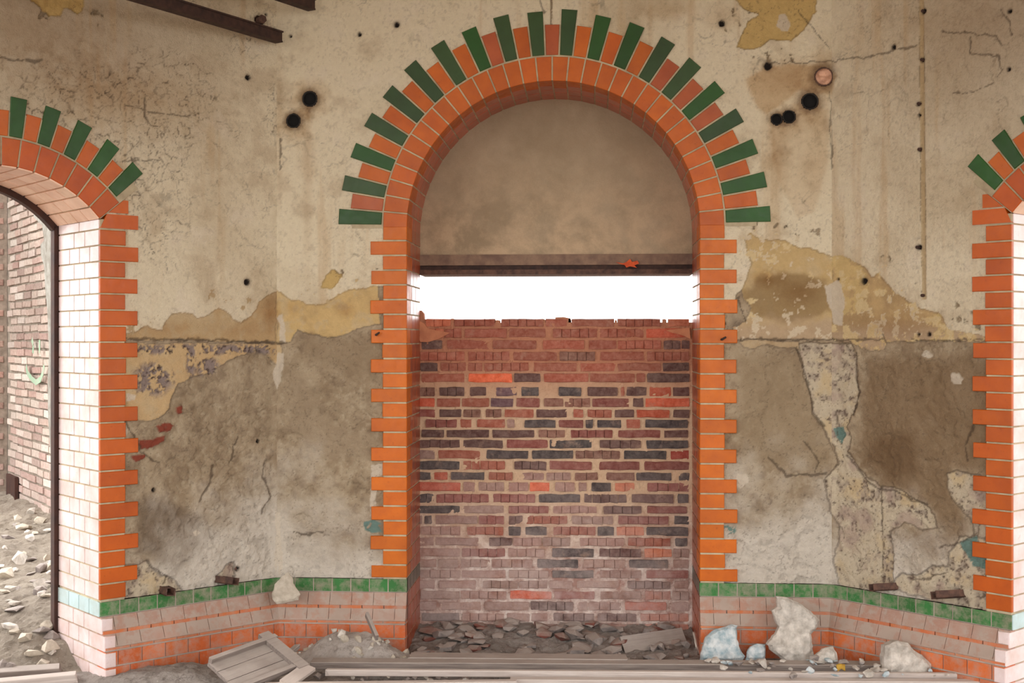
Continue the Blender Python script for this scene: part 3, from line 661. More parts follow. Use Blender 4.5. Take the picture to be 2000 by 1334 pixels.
# ------------------------------------------------------------------ side arches: trim_2, trim_3
def side_arch(nm, fc, c, sgn, near, label):
    """near = +1 when the jamb towards the fold lies at larger x"""
    T = empty(nm, fc.M); tag(T, label, 'arch surround', kind='structure')
    a_end = math.asin(OPW / ORI); spz = OZC + math.sqrt(ORI ** 2 - OPW ** 2)
    mb = MB(); n = 20
    for i in range(n):
        b0 = -a_end + 2 * a_end * i / n; b1 = -a_end + 2 * a_end * (i + 1) / n
        pr = lambda a, r: (c + r * math.sin(a), OZC + r * math.cos(a))
        mb.prism([pr(b0, ORI + .004), pr(b0, ORI + .128), pr(b1, ORI + .128), pr(b1, ORI + .004)], -.002, ND)
        mb.prism([pr(b0, ORI + .128), pr(b0, ORI + .245), pr(b1, ORI + .245), pr(b1, ORI + .128)], -.0035, .028)
    for s in (-1, 1):
        xa, xb = sorted((c + s * (OPW + .004), c + s * (OPW + .122)))
        mb.box((xa, -.002, .0), (xb, ND, spz))
    mb.build('mortar', M_MORTAR, T)
    m_ = 14
    for i in range(m_):
        a = -a_end + 2 * a_end * (i + .5) / m_
        hf = a_end / m_; A_ = i % 2; d0 = .118 if A_ else .178
        o = link('voussoir', wedge_mesh(ORI, ORI + .125, hf, YF, d0, 'side_voussoir'), M_GLAZE, T); o.location = (c, 0, OZC); o.rotation_euler = (0, a, 0); o.color = vary(srgb(194, 88, 16), .1)  # darker orange than the niche ring, weaker side light painted in
        ys = (.0, .12, .245, .37, ND) if A_ else (.0, .18, .31, ND)
        for ya, yb in zip(ys, ys[1:]):
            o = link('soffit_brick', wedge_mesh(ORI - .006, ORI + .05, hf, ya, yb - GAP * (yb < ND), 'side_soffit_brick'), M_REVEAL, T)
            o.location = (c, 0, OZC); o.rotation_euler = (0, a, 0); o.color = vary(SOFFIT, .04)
    for i in range(-9, 10):
        a = D2R(45 * i / 9 )
        g = i % 2 != 0
        nm2 = 'green_brick' if g else 'face_brick'
        r1 = .92 if g else .855
        o = link(nm2, wedge_mesh(ORI + .134, r1, D2R(2.5), YF - .002, .1, nm2 + '_side', gap=.0035), M_GLAZE, T); o.location = (c, 0, OZC); o.rotation_euler = (0, a, 0)
        o.color = vary(GREEN, .15) if g else vary(ORANGE_HI, .1)
    for s in (-1, 1):
        tops = [(.6055 + H - .077 * k - .004, k % 2 == 0) for k in range(24) if .6055 - .077 * k > -1.19]
        f2 = (lambda x, s=s: c + s * (OPW + x))
        # clip of the top course against the skewback
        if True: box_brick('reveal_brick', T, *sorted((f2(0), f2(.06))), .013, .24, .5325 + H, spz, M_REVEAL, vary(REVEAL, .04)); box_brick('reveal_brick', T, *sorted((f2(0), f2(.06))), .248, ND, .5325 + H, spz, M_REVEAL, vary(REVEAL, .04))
        jamb(T, f2, s, tops[1:], spz, BANDT + .010, M_REVEAL, REVEAL, name='reveal_brick', shallow=True, qcols=srgb(196, 92, 12))  # side quoins darkened: the dimmer light there is put into their orange
        # skewback pieces: long brick cut by the arch ring and the triangle above it
        def skew(z0, z1, xo):
            e = lambda z: c + s * max(OPW, 1.0 * math.sqrt(max((ORI + .134) ** 2 - (z - OZC) ** 2, 0)) * 0 + (OPW + max(0, (z - spz)) * math.tan(a_end) + .002))
            pl = [(e(z0), z0), (c + s * (OPW + xo), z0), (c + s * (OPW + xo), z1), (e(z1), z1)]
            me = MB().prism(pl, YF, .1).mesh('quoin_brick'); o = link('quoin_brick', me, M_GLAZE, T); o.color = vary(srgb(196, 92, 12), .08)  # same orange as the side quoins, dimmer light painted in
        skew(.5345 + H, .6015 + H, .190)
        skew(.6095 + H, .672 + H, .140)
        zt = BANDT; k = 0
        while zt > -.05:                                        # reveal courses at and below the band
            pj = (0, .035, .066, .072)[min(k, 3)]
            ys = (-pj, .12, .243, .366, ND) if k % 2 == 0 else (-pj, .18, .31, ND)
            for ya, yb in zip(ys, ys[1:]):
                xa, xb = sorted((f2(-.004), f2(.05)))
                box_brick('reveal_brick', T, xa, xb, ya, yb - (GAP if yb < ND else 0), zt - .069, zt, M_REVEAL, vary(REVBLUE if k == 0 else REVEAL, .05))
            zt -= .0771; k += 1
    return T
M_REVEAL = glazed_mat('pale_glazed_reveal_brick', .6, .2)  # brick colours here carry the bright daylight of the doorways
side_arch('trim_2', LEFT, -OPC, -1, 1, 'orange and green brick surround with daylight painted pale on its reveal at the left doorway')
side_arch('trim_3', RIGHT, OPC, 1, -1, 'orange and green brick surround at the right edge doorway')

# ------------------------------------------------------------------ brick plinths with green band
def plinth(nm, fc, x0, x1, e0, e1, label, off=0.0):
    """e0/e1: mitre slope of the end (x shift per metre of projection)"""
    T = empty(nm, fc.M); tag(T, label, 'plinth', kind='structure')
    # (name, z top, z bottom, front y at bottom, front y at top, brick length, colour)
    courses = [('band_brick', BANDT, BANDT - .066, -.008, -.008, .098, BAND),
               ('sloping_brick', BANDT - .070, BANDT - .132, -.036, -.012, .125, REDBROWN),
               ('plinth_brick', BANDT - .132, BANDT - .148, -.040, -.040, .125, srgb(204, 120, 78)),
               ('sloping_brick', BANDT - .148, BANDT - .205, -.066, -.040, .125, REDBROWN),
               ('plinth_brick', BANDT - .207, BANDT - .218, -.069, -.069, .125, srgb(204, 124, 84)),
               ('plinth_brick', BANDT - .226, BANDT - .292, -.070, -.070, .125, srgb(212, 112, 62)),
               ('plinth_brick', BANDT - .300, BANDT - .366, -.070, -.070, .125, srgb(206, 106, 56)),
               ('plinth_brick', BANDT - .374, BANDT - .44, -.070, -.070, .125, srgb(206, 106, 56))]
    for ci, (bn, zt, zb, yb_, yt_, L, colr) in enumerate(courses):
        span = x1 - x0; n = max(2, round(span / L)); Lr = span / n
        edges = [x0 + Lr * i for i in range(n + 1)]
        if ci % 2: edges = [x0] + [x0 + Lr * (i + .5) for i in range(n)] + [x1]
        for a, b in zip(edges, edges[1:]):
            if b - a < .03: continue
            gp = .0012 if bn == 'sloping_brick' else .003; xa, xb = a + (gp if a > x0 else 0), b - (gp if b < x1 else 0)
            sa0 = e0 * (-yb_) if a == x0 else 0; sb0 = e1 * (-yb_) if b == x1 else 0
            sa1 = e0 * (-yt_) if a == x0 else 0; sb1 = e1 * (-yt_) if b == x1 else 0
            v = [(xa, .028, zb), (xb, .028, zb), (xb, .028, zt), (xa, .028, zt), (xa + sa0, yb_, zb), (xb + sb0, yb_, zb), (xb + sb1, yt_, zt), (xa + sa1, yt_, zt)]
            f = [(0, 1, 2, 3), (4, 7, 6, 5), (0, 4, 5, 1), (3, 2, 6, 7), (0, 3, 7, 4), (1, 5, 6, 2)]
            o = link(bn, mesh(bn, v, f), M_SLOPE if bn == 'sloping_brick' else M_PLINTH, T); o.color = vary(colr, .12)
    mb = MB()
    for (yy, zt, zb) in ((-.006, BANDT, BANDT - .07), (-.030, BANDT - .12, BANDT - .15), (-.064, BANDT - .20, BANDT - .44), (-.010, BANDT - .07, BANDT - .132), (-.038, BANDT - .148, BANDT - .20)):
        v0 = e0 * -yy; v1 = e1 * -yy; n = len(mb.v)
        mb.v += [Vector(p) for p in ((x0, .027, zb), (x1, .027, zb), (x1, .027, zt), (x0, .027, zt), (x0 + v0 + (.004 if e0 == 0 else 0), yy, zb), (x1 + v1 - (.004 if e1 == 0 else 0), yy, zb), (x1 + v1 - (.004 if e1 == 0 else 0), yy, zt), (x0 + v0 + (.004 if e0 == 0 else 0), yy, zt))]
        mb.f += [[n + i for i in q] for q in ((0, 1, 2, 3), (4, 7, 6, 5), (0, 4, 5, 1), (3, 2, 6, 7), (0, 3, 7, 4), (1, 5, 6, 2))]
    mb.build('mortar', M_PMORTAR, T); return T
TM = math.tan(D2R(22.5))
plinth('baseboard_back_left', BACK, -A, NC - NW, TM, 0, 'dusty orange brick plinth with green band left of the niche')
plinth('baseboard_back_right', BACK, NC + NW, A, 0, -TM, 'dusty orange brick plinth with green band right of the niche')
plinth('baseboard_left', LEFT, -OPC + OPW, 0, 0, -TM, 'dusty orange brick plinth with green band beside the left doorway')
plinth('baseboard_right', RIGHT, 0, OPC - OPW, TM, 0, 'dusty orange brick plinth with green band beside the right doorway')

# ------------------------------------------------------------------ tympanum, lintel, infill
BD = ND
fz = F / (CY * -1 + BD)   # rough px per metre on the back of the niche
mb = MB(); n = 30; zl = .478 + H
arc = [(NC - (NW + .01) * math.cos(PI * i / n), SPR + (NW + .01) * math.sin(PI * i / n)) for i in range(n + 1)]
for (xa, za), (xb, zb) in zip(arc, arc[1:]): mb.prism([(xa, zl), (xb, zl), (xb, zb), (xa, za)], ND, ND + .24)
bmx = mb.mesh('wall_tympanum'); o = link('wall_tympanum', bmx, M_TYMP)
tag(o, 'smooth brown plastered half round panel filling the top of the niche', 'wall', kind='structure')
LT = empty('lintel_beam', Matrix.Translation((NC, ND, zl))); tag(LT, 'rusty brown steel beam under the half round plaster panel', 'beam')
MB().box((-NW - .005, -.012, -.060), (NW + .005, .24, 0)).build('upper_flange', M_LINTEL, LT)
MB().box((-NW - .005, .004, -.085), (NW + .005, .23, -.060)).build('web', M_RUST, LT)
MB().box((-NW - .005, -.018, -.112), (NW + .005, .24, -.085)).build('lower_flange', M_RUSTY2, LT)
lp = at(1225, 518, 7.0)
o = mesh('fallen_leaf', [(0, 0, 0), (.03, -.004, .012), (.05, 0, .03), (.062, -.004, .012), (.09, 0, .02), (.10, -.003, .004), (.075, 0, -.006), (.088, -.003, -.02), (.05, 0, -.012), (.03, -.003, -.018), (.02, 0, -.004), (-.03, -.002, .012)], [list(range(12))])
o = link('fallen_leaf', o, M_ORLEAF); o.location = (lp.x - .035, ND - .021, 2.04); o.modifiers.new('s', 'SOLIDIFY').thickness = .003
tag(o, 'bright orange dry leaf stuck to the face of the niche beam', 'leaf')

WI = empty('wall_infill', Matrix.Translation((0, ND, 0))); tag(WI, 'rough red and dark purple brick infill closing the lower niche', 'wall', kind='structure')
ZI = 6.535 + ND           # depth used to place the rows
YT = [623, 641.5, 664, 686.5, 708, 728.5, 755.5, 777, 799, 819, 839, 858.5, 879, 900, 922, 941.5, 964, 987, 1006.5, 1027.5, 1049, 1070, 1091.5, 1112.6, 1133, 1153, 1174, 1196.5, 1217, 1238]
C = {'r': (146, 80, 60), 'R': (178, 78, 48), 'o': (178, 104, 74), 'O': (206, 92, 52), 'm': (116, 78, 64), 'd': (84, 56, 52), 'k': (58, 52, 54), 'u': (92, 66, 74), 'x': (122, 62, 54), 'p': (142, 112, 102), 'P': (180, 124, 106), 'X': (134, 44, 30)}
ROWS = """832 881 o|,887 967 r|,979 1062 r|,1065 1107 r,1116 1200 r,1206 1290 r|,1305 1347 o
834 868 o|,870 902 r|,907 990 r,994 1066 r,1080 1167 r|,1171 1257 r|,1261 1346 R
823 864 d,873 956 r,962 1048 r,1060 1142 r,1150 1204 r,1206 1292 r|,1296 1347 d|
820 908 r|,914 996 r|,1002 1088 r,1092 1163 m|,1172 1258 r,1263 1346 r|
821 856 d,860 911 r|,914 943 r|,946 1033 r|,1042 1127 r,1133 1203 r,1205 1291 r,1294 1346 d
823 908 r,915 1001 O,1004 1056 d,1062 1150 r,1152 1240 r,1242 1260 r,1263 1347 d
817 850 m|,858 908 d|,918 950 d,969 1010 u,1018 1053 k,1091 1136 k,1147 1207 d,1212 1220 r,1223 1263 d,1268 1311 R,1314 1346 d
817 850 R,853 900 r,902 956 r,958 1003 u,1008 1054 x,1062 1101 m,1103 1153 m|,1156 1229 x,1236 1257 d,1260 1347 R
816 851 x,858 902 d,905 939 m|,948 980 m|,985 1043 r,1047 1108 d,1120 1140 r|,1147 1195 r|,1200 1239 d,1243 1308 R,1314 1347 d
831 893 x|,899 922 r,932 987 r,990 1006 p,1024 1086 k,1091 1140 x,1143 1159 k,1166 1214 k,1223 1250 r|,1260 1344 k
823 868 d,872 956 d,961 1044 d,1052 1104 m|,1114 1197 x|,1207 1290 x,1296 1344 d
820 899 d|,905 983 d,989 1070 x,1073 1156 k,1171 1252 d|,1262 1344 k
818 850 p,856 938 r,950 1032 k,1039 1120 k,1124 1211 m|,1218 1302 k,1309 1346 X
819 898 k,905 987 r|,1004 1068 d|,1073 1156 x,1170 1249 x,1258 1346 x
816 842 k,848 875 R,881 947 k,955 1002 r|,1020 1063 p|,1067 1115 p|,1123 1168 m|,1184 1240 m,1242 1312 k,1325 1347 k
818 900 R,905 928 p,934 985 p|,993 1032 p|,1034 1074 O,1084 1123 p|,1130 1146 p,1155 1194 k,1201 1240 o|,1264 1346 x|
818 848 k|,852 955 x|,962 1046 x|,1052 1134 k,1140 1224 d|,1233 1316 d,1323 1345 k
818 899 k,902 985 p,993 1072 x|,1080 1166 p|,1178 1253 d|,1263 1342 x
818 826 p,829 844 k,850 933 p,935 985 x|,993 1021 d|,1026 1109 r|,1116 1198 p|,1207 1306 x|,1316 1346 k
822 900 p|,912 984 r|,993 1018 k,1026 1069 k,1080 1164 r|,1166 1200 k,1204 1258 o|,1262 1345 k
818 848 p,850 935 p,955 1000 d|,1002 1058 p|,1060 1114 p|,1132 1219 p|,1226 1310 r|,1318 1343 k
818 899 p,902 987 x|,992 1064 p|,1078 1160 k,1170 1252 d|,1258 1312 o|,1314 1346 p|
818 853 p,856 895 p,900 958 p|,960 1040 p|,1049 1130 k,1139 1221 p|,1228 1305 k,1314 1345 p
820 900 p|,902 988 p,993 1072 p|,1078 1160 k,1171 1253 p|,1262 1345 x
818 850 p,857 930 p,943 1012 p|,1014 1070 p|,1072 1118 p,1126 1208 p,1225 1310 d|,1316 1345 p
822 898 p,900 990 p|,996 1078 R,1082 1162 x,1172 1252 m,1260 1310 r|,1312 1345 p|
818 853 p,858 940 p,946 1034 p,1036 1120 d|,1129 1148 p,1150 1213 p|,1220 1302 R,1311 1345 p
824 898 k,902 985 p|,990 1035 p,1037 1070 p,1080 1161 d|,1167 1243 d|,1250 1345 P|
818 930 p,935 1015 p,1020 1090 p,1095 1165 x,1170 1250 p,1255 1345 P|""".split('\n')
def worn_brick(L, hgt, seed, scored):
    """irregular worn brick, front face towards -y; scored bricks get shallow vertical grooves"""
    r = random.Random(seed); b = .006; depth = .05
    if scored:
        n = max(1, round(L / .052)); xs = []
        for i in range(n):
            a = -L / 2 + L * i / n; c_ = -L / 2 + L * (i + 1) / n
            xs += [(a + (.0028 if i else 0), 0), (c_ - (.0028 if i < n - 1 else 0), 0)]
            if i < n - 1: xs.append((c_, .0065))
    else:
        n = max(2, round(L / .06)); xs = [(-L / 2 + L * i / n, 0) for i in range(n + 1)]
    v = []; f = []
    m_ = len(xs)
    for k_, (zz, yy, ins) in enumerate(((-hgt / 2, .04, 0), (-hgt / 2 + .002, b * .6, 0), (-hgt / 2 + .007, 0, 1), (hgt / 2 - .007, 0, 1), (hgt / 2 - .002, b * .6, 0), (hgt / 2, .04, 0))):
        for i, (x, dy) in enumerate(xs):
            e = (i == 0 or i == m_ - 1)
            sgn = 1 if i == 0 else -1
            jx = r.uniform(-.002, .002); jz = r.uniform(-.003, .003); 
            xe = x + (sgn * (.005 if ins == 0 and k_ in (1, 4) else .002) if e else 0) + jx * (not scored or e)
            ye = yy + dy * (ins or .6) + (b * .7 if e and ins else 0) + r.uniform(-.0015, .0015)
            v.append((xe, ye, zz + jz * (1 if 0 < k_ < 5 else .6)))
    for k_ in range(5):
        for i in range(m_ - 1):
            a = k_ * m_ + i; f.append((a, a + 1, a + m_ + 1, a + m_))
    n0 = len(v)
    for zz in (-hgt / 2, hgt / 2):
        v += [(-L / 2, depth, zz), (L / 2, depth, zz)]
    f.append([n0, n0 + 1] + [m_ - 1 - i for i in range(m_)]); f.append([n0 + 3, n0 + 2] + [5 * m_ + i for i in range(m_)])
    f.append([n0 + 2, n0] + [k_ * m_ for k_ in range(6)]); f.append([n0 + 1, n0 + 3] + [k_ * m_ + m_ - 1 for k_ in reversed(range(6))])
    f.append([n0, n0 + 2, n0 + 3, n0 + 1])
    return mesh('brick', v, f)
def on_back(px, py):
    x, z = on_facet(px, py, BACK, ND); return x, z
sd = 0
for ri, row in enumerate(ROWS):
    for it in row.split(','):
        a, b, c = it.split(); a = float(a); b = float(b); sd += 1
        scored = c.endswith('|'); base = C[c[0]]
        hpx = YT[ri + 1] - YT[ri]
        hpx = min(hpx - 3.2, 18.4)
        xm = (a + b) / 2
        tilt = (xm - 1081) / 270 * .6 if ri > 7 else 0
        xa, zt = on_back(a, YT[ri] + tilt); xb, zb = on_back(b, YT[ri] + tilt + hpx)
        o = link('brick', worn_brick(xb - xa, zt - zb, sd, scored), M_OLD, WI)
        o.location = ((xa + xb) / 2, rng.uniform(-.017, -.010), (zt + zb) / 2); o.color = vary(srgb(*[min(255, v_ * 1.17) for v_ in base]), .16)
        o.rotation_euler = (rng.uniform(-.02, .02), rng.uniform(-.008, .008), 0)
# mortar body of the infill: displaced front sheet on a solid block
x0, x1 = NC - NW - .03, NC + NW + .03; zt_ = on_back(1080, 630)[1]
st = .009; nx = int((x1 - x0) / st) + 1; nz = int(zt_ / st) + 1
Xg, Zg = np.meshgrid(np.linspace(x0, x1, nx), np.linspace(0, zt_, nz))
Yg = -.004 + fbm(Xg + 9, Zg, 14, 5, 201) * .018 + fbm(Xg + 9, Zg, 60, 3, 207) * .008 + sstep(1.62, 1.72, Zg) * .006 * 0
v = np.stack([Xg, Yg, Zg], -1).reshape(-1, 3); idx = np.arange(nx * nz).reshape(nz, nx)
q = np.stack([idx[:-1, :-1], idx[:-1, 1:], idx[1:, 1:], idx[1:, :-1]], -1).reshape(-1, 4).tolist()
vs = v.tolist(); n0 = len(vs); vs += [(x0, .24, 0), (x1, .24, 0), (x1, .24, zt_), (x0, .24, zt_)]
q.append([n0 + 1, n0, n0 + 3, n0 + 2]); q.append([idx[-1, i] for i in range(nx)] + [n0 + 2, n0 + 3])
me = mesh('mortar', vs, [[int(i) for i in f] for f in q], False); link('mortar', me, M_ROUGHMORTAR, WI)
# ragged bits of mortar standing on the top course
for i, (px, w_, h_) in enumerate(((822, 14, 22), (884, 8, 6), (972, 10, 3), (1062, 8, 5), (1100, 34, 9), (1113, 6, 6), (1203, 5, 3), (1298, 8, 5), (838, 22, 5))):
    x, zz = on_back(px, 628); k_ = .00286
    mb = MB().prism([(x - w_ * k_ / 2, zz - .03), (x + w_ * k_ / 2, zz - .03), (x + w_ * k_ * .4, zz + h_ * k_ * .7), (x, zz + h_ * k_), (x - w_ * k_ * .45, zz + h_ * k_ * .9)], .0, .05)
    mb.build('mortar_lump', M_ROUGHMORTAR, WI)
# sunlit glints painted as raised light orange patches in the top corners of the infill
for sx, pl in ((0, [(818, 625), (830, 632), (836, 642), (880, 650), (858, 662), (838, 668), (822, 668), (816, 650)]), (1, [(1300, 645), (1346, 640), (1348, 662), (1330, 654), (1312, 650)])):
    P = [on_back(a, b) for a, b in pl]
    MB().prism(P, -.024, .0).build('mortar_smear', simple('mortar_smear_%d' % sx, srgb(206, 140, 104), .95, srgb(184, 118, 88), 14, .6, 50), WI)  # light orange stands in for sunlight on the corner bricks

# ------------------------------------------------------------------ floor, mounds, ground outside
def terrain(name, xs, ys, hf, mat, smooth=False):
    X_, Y_ = np.meshgrid(xs, ys); Z_ = hf(X_, Y_)
    v = np.stack([X_, Y_, Z_], -1).reshape(-1, 3).tolist(); nx_ = len(xs); ny_ = len(ys)
    idx = np.arange(nx_ * ny_).reshape(ny_, nx_)
    q = np.stack([idx[:-1, :-1], idx[:-1, 1:], idx[1:, 1:], idx[1:, :-1]], -1).reshape(-1, 4).tolist()
    return link(name, mesh(name, v, q, smooth), mat)
def fh(X_, Y_):
    h = -.02 + fbm(X_ + 20, Y_ + 20, 3, 5, 301) * .06 + fbm(X_ + 20, Y_ + 20, 22, 5, 311) * .03
    mpt = on_floor(330, 1330, .0); h = h + sstep(1.2, .1, np.hypot((X_ - mpt.x) / .6, (Y_ - mpt.y) / .3)) * .09
    return h
o = terrain('floor', np.arange(-3.1, 2.7, .016), np.arange(-1.9, .03, .016), fh, M_FLOOR)
tag(o, 'room floor buried under grey dust and broken plaster', 'floor', kind='structure')
o = MB().box((-4, -8, -.14), (4, -1.89, -.03)).build('floor_front', M_FLOOR); tag(o, 'bare dusty floor towards the viewer', 'floor', kind='structure')
o = MB().box((-80, -60, -.6), (80, 100, -.14)).build('ground', M_EARTH); tag(o, 'open earth outside the building', 'ground', kind='structure')

# ------------------------------------------------------------------ outside wall seen through the left doorway
pA = at(128, 664, 9.25); pB = at(12, 664, 11.05)
d = Vector((pA.x - pB.x, pA.y - pB.y, 0)); Lw = d.length; ang = math.atan2(d.y, d.x)
OUT = Facet(pB.x, pB.y, ang)
def og(X_, Y_):
    # rubble slope that rises against the outer wall
    dist = -((X_ - OUT.o.x) * OUT.uy.x + (Y_ - OUT.o.y) * OUT.uy.y)
    ly = (X_ - LEFT.o.x) * LEFT.uy.x + (Y_ - LEFT.o.y) * LEFT.uy.y
    return -.02 + sstep(-.02, .9, ly) * (sstep(3.2, .2, dist) * .27 + .02) + fbm(X_ + 40, Y_ + 40, 1.6, 5, 401) * .16 + fbm(X_ + 40, Y_ + 40, 12, 5, 411) * .07
o = terrain('ground_rubble', np.arange(-6.4, -1.90, .022), np.arange(-1.7, 4.6, .022), og, M_EARTH)
me = o.data; bm = bmesh.new(); bm.from_mesh(me)
kill = [v for v in bm.verts if (Vector((v.co.x, v.co.y, 0)) - LEFT.o).dot(LEFT.uy) < .03]
bmesh.ops.delete(bm, geom=kill, context='VERTS'); bm.to_mesh(me); bm.free()
tag(o, 'grey rubble and dirt sloping up to the outer brick wall', 'ground', kind='structure')
WO = empty('wall_outer', OUT.M); tag(WO, 'weathered pale brick wall outdoors seen through the left doorway', 'wall', kind='structure')
MB().box((-.02, .02, -.3), (Lw + .7, .35, 4.3)).build('mortar', simple('outer_mortar', srgb(152, 142, 128), .95, srgb(122, 110, 98), 18, .9, 40), WO)
ro = random.Random(5); cnt = 0
zrow = .2; ri = 0
pal = [(174, 156, 144), (166, 146, 134), (182, 168, 156), (160, 134, 124), (172, 158, 146), (192, 182, 172), (148, 126, 116)]
while zrow < 2.95 and cnt < 300:
    x = 0.02 + (ri % 2) * .1
    nrow = 0
    while x < Lw - .13:
        L = ro.choice((.29, .31, .27, .22, .32)); L = min(L, Lw - .05 - x)
        c = ro.choice(pal)
        if zrow < 1.5: c = tuple(min(255, int(k_ * 1.08 + 10)) for k_ in c)
        me = brick_mesh(1, 1, 1, 'outer_brick', .04)
        o = link('brick', me, M_OLD, WO); o.scale = (L - .016, .06, .052 + ro.uniform(-.005, .004)); pz = zrow + .03 + ro.uniform(-.004, .004)
        o.location = (x + L / 2, .036 + ro.uniform(-.005, .006), pz); o.rotation_euler = (0, ro.uniform(-.025, .025), ro.uniform(-.02, .02)); o.color = vary(srgb(*c), .10, ro)
        # green graffiti strokes across the bricks
        x += L; cnt += 1
    zrow += .0675; ri += 1
print('outer bricks', cnt)
# plaster strip at the end of the outer wall, ragged edge
P = [(84, 405), (112, 440), (124, 452), (124, 1062), (108, 1040), (104, 900), (98, 820), (97, 740), (100, 690), (96, 600), (92, 560), (90, 520), (84, 500), (83, 478), (90, 470), (86, 440), (70, 425), (68, 400), (74, 396)]
P = [on_facet(a, b, OUT, -.03) for a, b in P]
o = MB().prism(P, -.045, .02).build('plaster_strip', M_EXTPLASTER, WO)
xa, za = on_facet(19, 975, OUT); xb, zb = on_facet(36, 932, OUT)
MB().box((xa, -.03, za), (xb, .0, zb)).build('iron_hatch', M_FRAME, WO)  # dark panel standing in for the shade inside a wall hole
# graffiti: green sprayed strokes lying on the brick faces
def stroke(pts, wd):
    P = [on_facet(a, b, OUT, -.028) for a, b in pts]; mb = MB()
    for p, q_ in zip(P, P[1:]):
        e = Vector((q_[0] - p[0], q_[1] - p[1])); nn = Vector((-e.y, e.x)).normalized() * wd / 2
        mb.prism([(p[0] + nn.x, p[1] + nn.y), (p[0] - nn.x, p[1] - nn.y), (q_[0] - nn.x, q_[1] - nn.y), (q_[0] + nn.x, q_[1] + nn.y)], -.0285, -.026)
    return mb
M_GRAF = simple('green_spray_paint', srgb(140, 178, 146), .9, srgb(164, 170, 152), 20)
for pts in ([(62, 663), (65, 674), (64, 690)], [(77, 664), (77, 690)], [(51, 714), (53, 728), (62, 740), (70, 747), (79, 741), (84, 727), (86, 714)]):
    stroke(pts, .045).build('graffiti_stroke', M_GRAF, WO)
# second outdoor wall running off to the left
O2 = Facet(pB.x, pB.y, ang + D2R(62)); W2 = empty('wall_outer_far', O2.M); tag(W2, 'sliver of shaded brick wall at the far left edge', 'wall', kind='structure')
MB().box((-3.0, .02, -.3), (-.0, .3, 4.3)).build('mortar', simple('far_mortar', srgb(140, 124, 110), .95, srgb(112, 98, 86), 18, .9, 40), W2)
for ri in range(42):
    x = -.02 - (ri % 2) * .1
    while x > -.75:
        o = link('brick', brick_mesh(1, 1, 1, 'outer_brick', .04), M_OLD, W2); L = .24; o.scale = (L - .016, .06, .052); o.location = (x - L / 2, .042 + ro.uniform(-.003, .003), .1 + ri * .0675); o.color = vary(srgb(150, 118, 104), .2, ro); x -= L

# brown steel frame at the outer edge of the left doorway
FR = empty('door_frame', LEFT.M); tag(FR, 'thin dark brown steel frame lining the back of the left doorway', 'door frame')
spz = OZC + math.sqrt(ORI ** 2 - OPW ** 2)
for s in (-1, 1):
    xa, xb = sorted((-OPC + s * (OPW - .022), -OPC + s * (OPW + .02)))
    MB().box((xa, ND + .004, -.1), (xb, ND + .05, spz)).build('frame_post', M_FRAME, FR)
mb = MB(); ae = math.asin(OPW / ORI); n = 24
for i in range(n):
    b0 = -ae + 2 * ae * i / n; b1 = b0 + 2 * ae / n; pr = lambda a, r: (-OPC + r * math.sin(a), OZC + r * math.cos(a))
    mb.prism([pr(b0, ORI - .034), pr(b0, ORI + .02), pr(b1, ORI + .02), pr(b1, ORI - .034)], ND + .004, ND + .05)
mb.build('frame_arch', M_FRAME, FR)

# ------------------------------------------------------------------ pipe stubs and iron in the walls
def pipe_hole(px, py, r, fc, label, copper=False):
    x, z = on_facet(px, py, fc); r *= .00268
    T = empty('pipe_stub', fc.M @ Matrix.Translation((x, 0, z))); tag(T, label, 'pipe')
    seg = 20; mb = MB(); prof = [(r * .86, .029), (r * .86, -.004), (r * .94, -.004), (r * 1.0, -.003), (r * 1.02, .02)]
    for i in range(seg):
        a = 2 * PI * i / seg
        for rr, yy in prof: mb.v.append(Vector((rr * math.cos(a), yy, rr * math.sin(a))))
    n_ = len(prof)
    for i in range(seg):
        j = (i + 1) % seg
        for k_ in range(n_ - 1): mb.f.append([i * n_ + k_, j * n_ + k_, j * n_ + k_ + 1, i * n_ + k_ + 1])
    mb.build('pipe_wall', M_IRON if not copper else M_RUSTY2, T, True)
    if copper:
        cap = MB(); rr = r * .92; cap.v = [Vector((0, -.004, 0))]
        for k_, (f_, yy) in enumerate(((.5, .002), (.85, -.006), (1, .0))):
            for i in range(seg): a = 2 * PI * i / seg; cap.v.append(Vector((rr * f_ * math.cos(a), yy + .003 * math.sin(3 * a + k_), rr * f_ * math.sin(a))))
        for i in range(seg):
            j = (i + 1) % seg; cap.f.append([0, 1 + i, 1 + j])
            for k_ in range(2): cap.f.append([1 + k_ * seg + i, 1 + (k_ + 1) * seg + i, 1 + (k_ + 1) * seg + j, 1 + k_ * seg + j])
        cap.build('cap', M_COPPER, T, True)
    else:
        MB().tube((0, .020, 0), (0, .028, 0), r * .9, seg=20).build('plug', M_DARK, T)  # black disc painting the dark depth of the pipe
    return T
pipe_hole(605, 193, 15, BACK, 'upper right black pipe opening of the pair left of the arch')
pipe_hole(573, 236, 14, BACK, 'lower left black pipe opening of the pair left of the arch')
pipe_hole(1582, 198, 16, BACK, 'largest black pipe opening right of the arch below the copper cap')
pipe_hole(1541, 228, 12.5, BACK, 'black pipe opening touching a smaller one right of the arch')
pipe_hole(1517, 233, 11, BACK, 'smallest black pipe opening right of the arch, end of the touching pair')
pipe_hole(1609, 150, 18, BACK, 'crumpled copper capped pipe end high on the wall right of the arch', True)
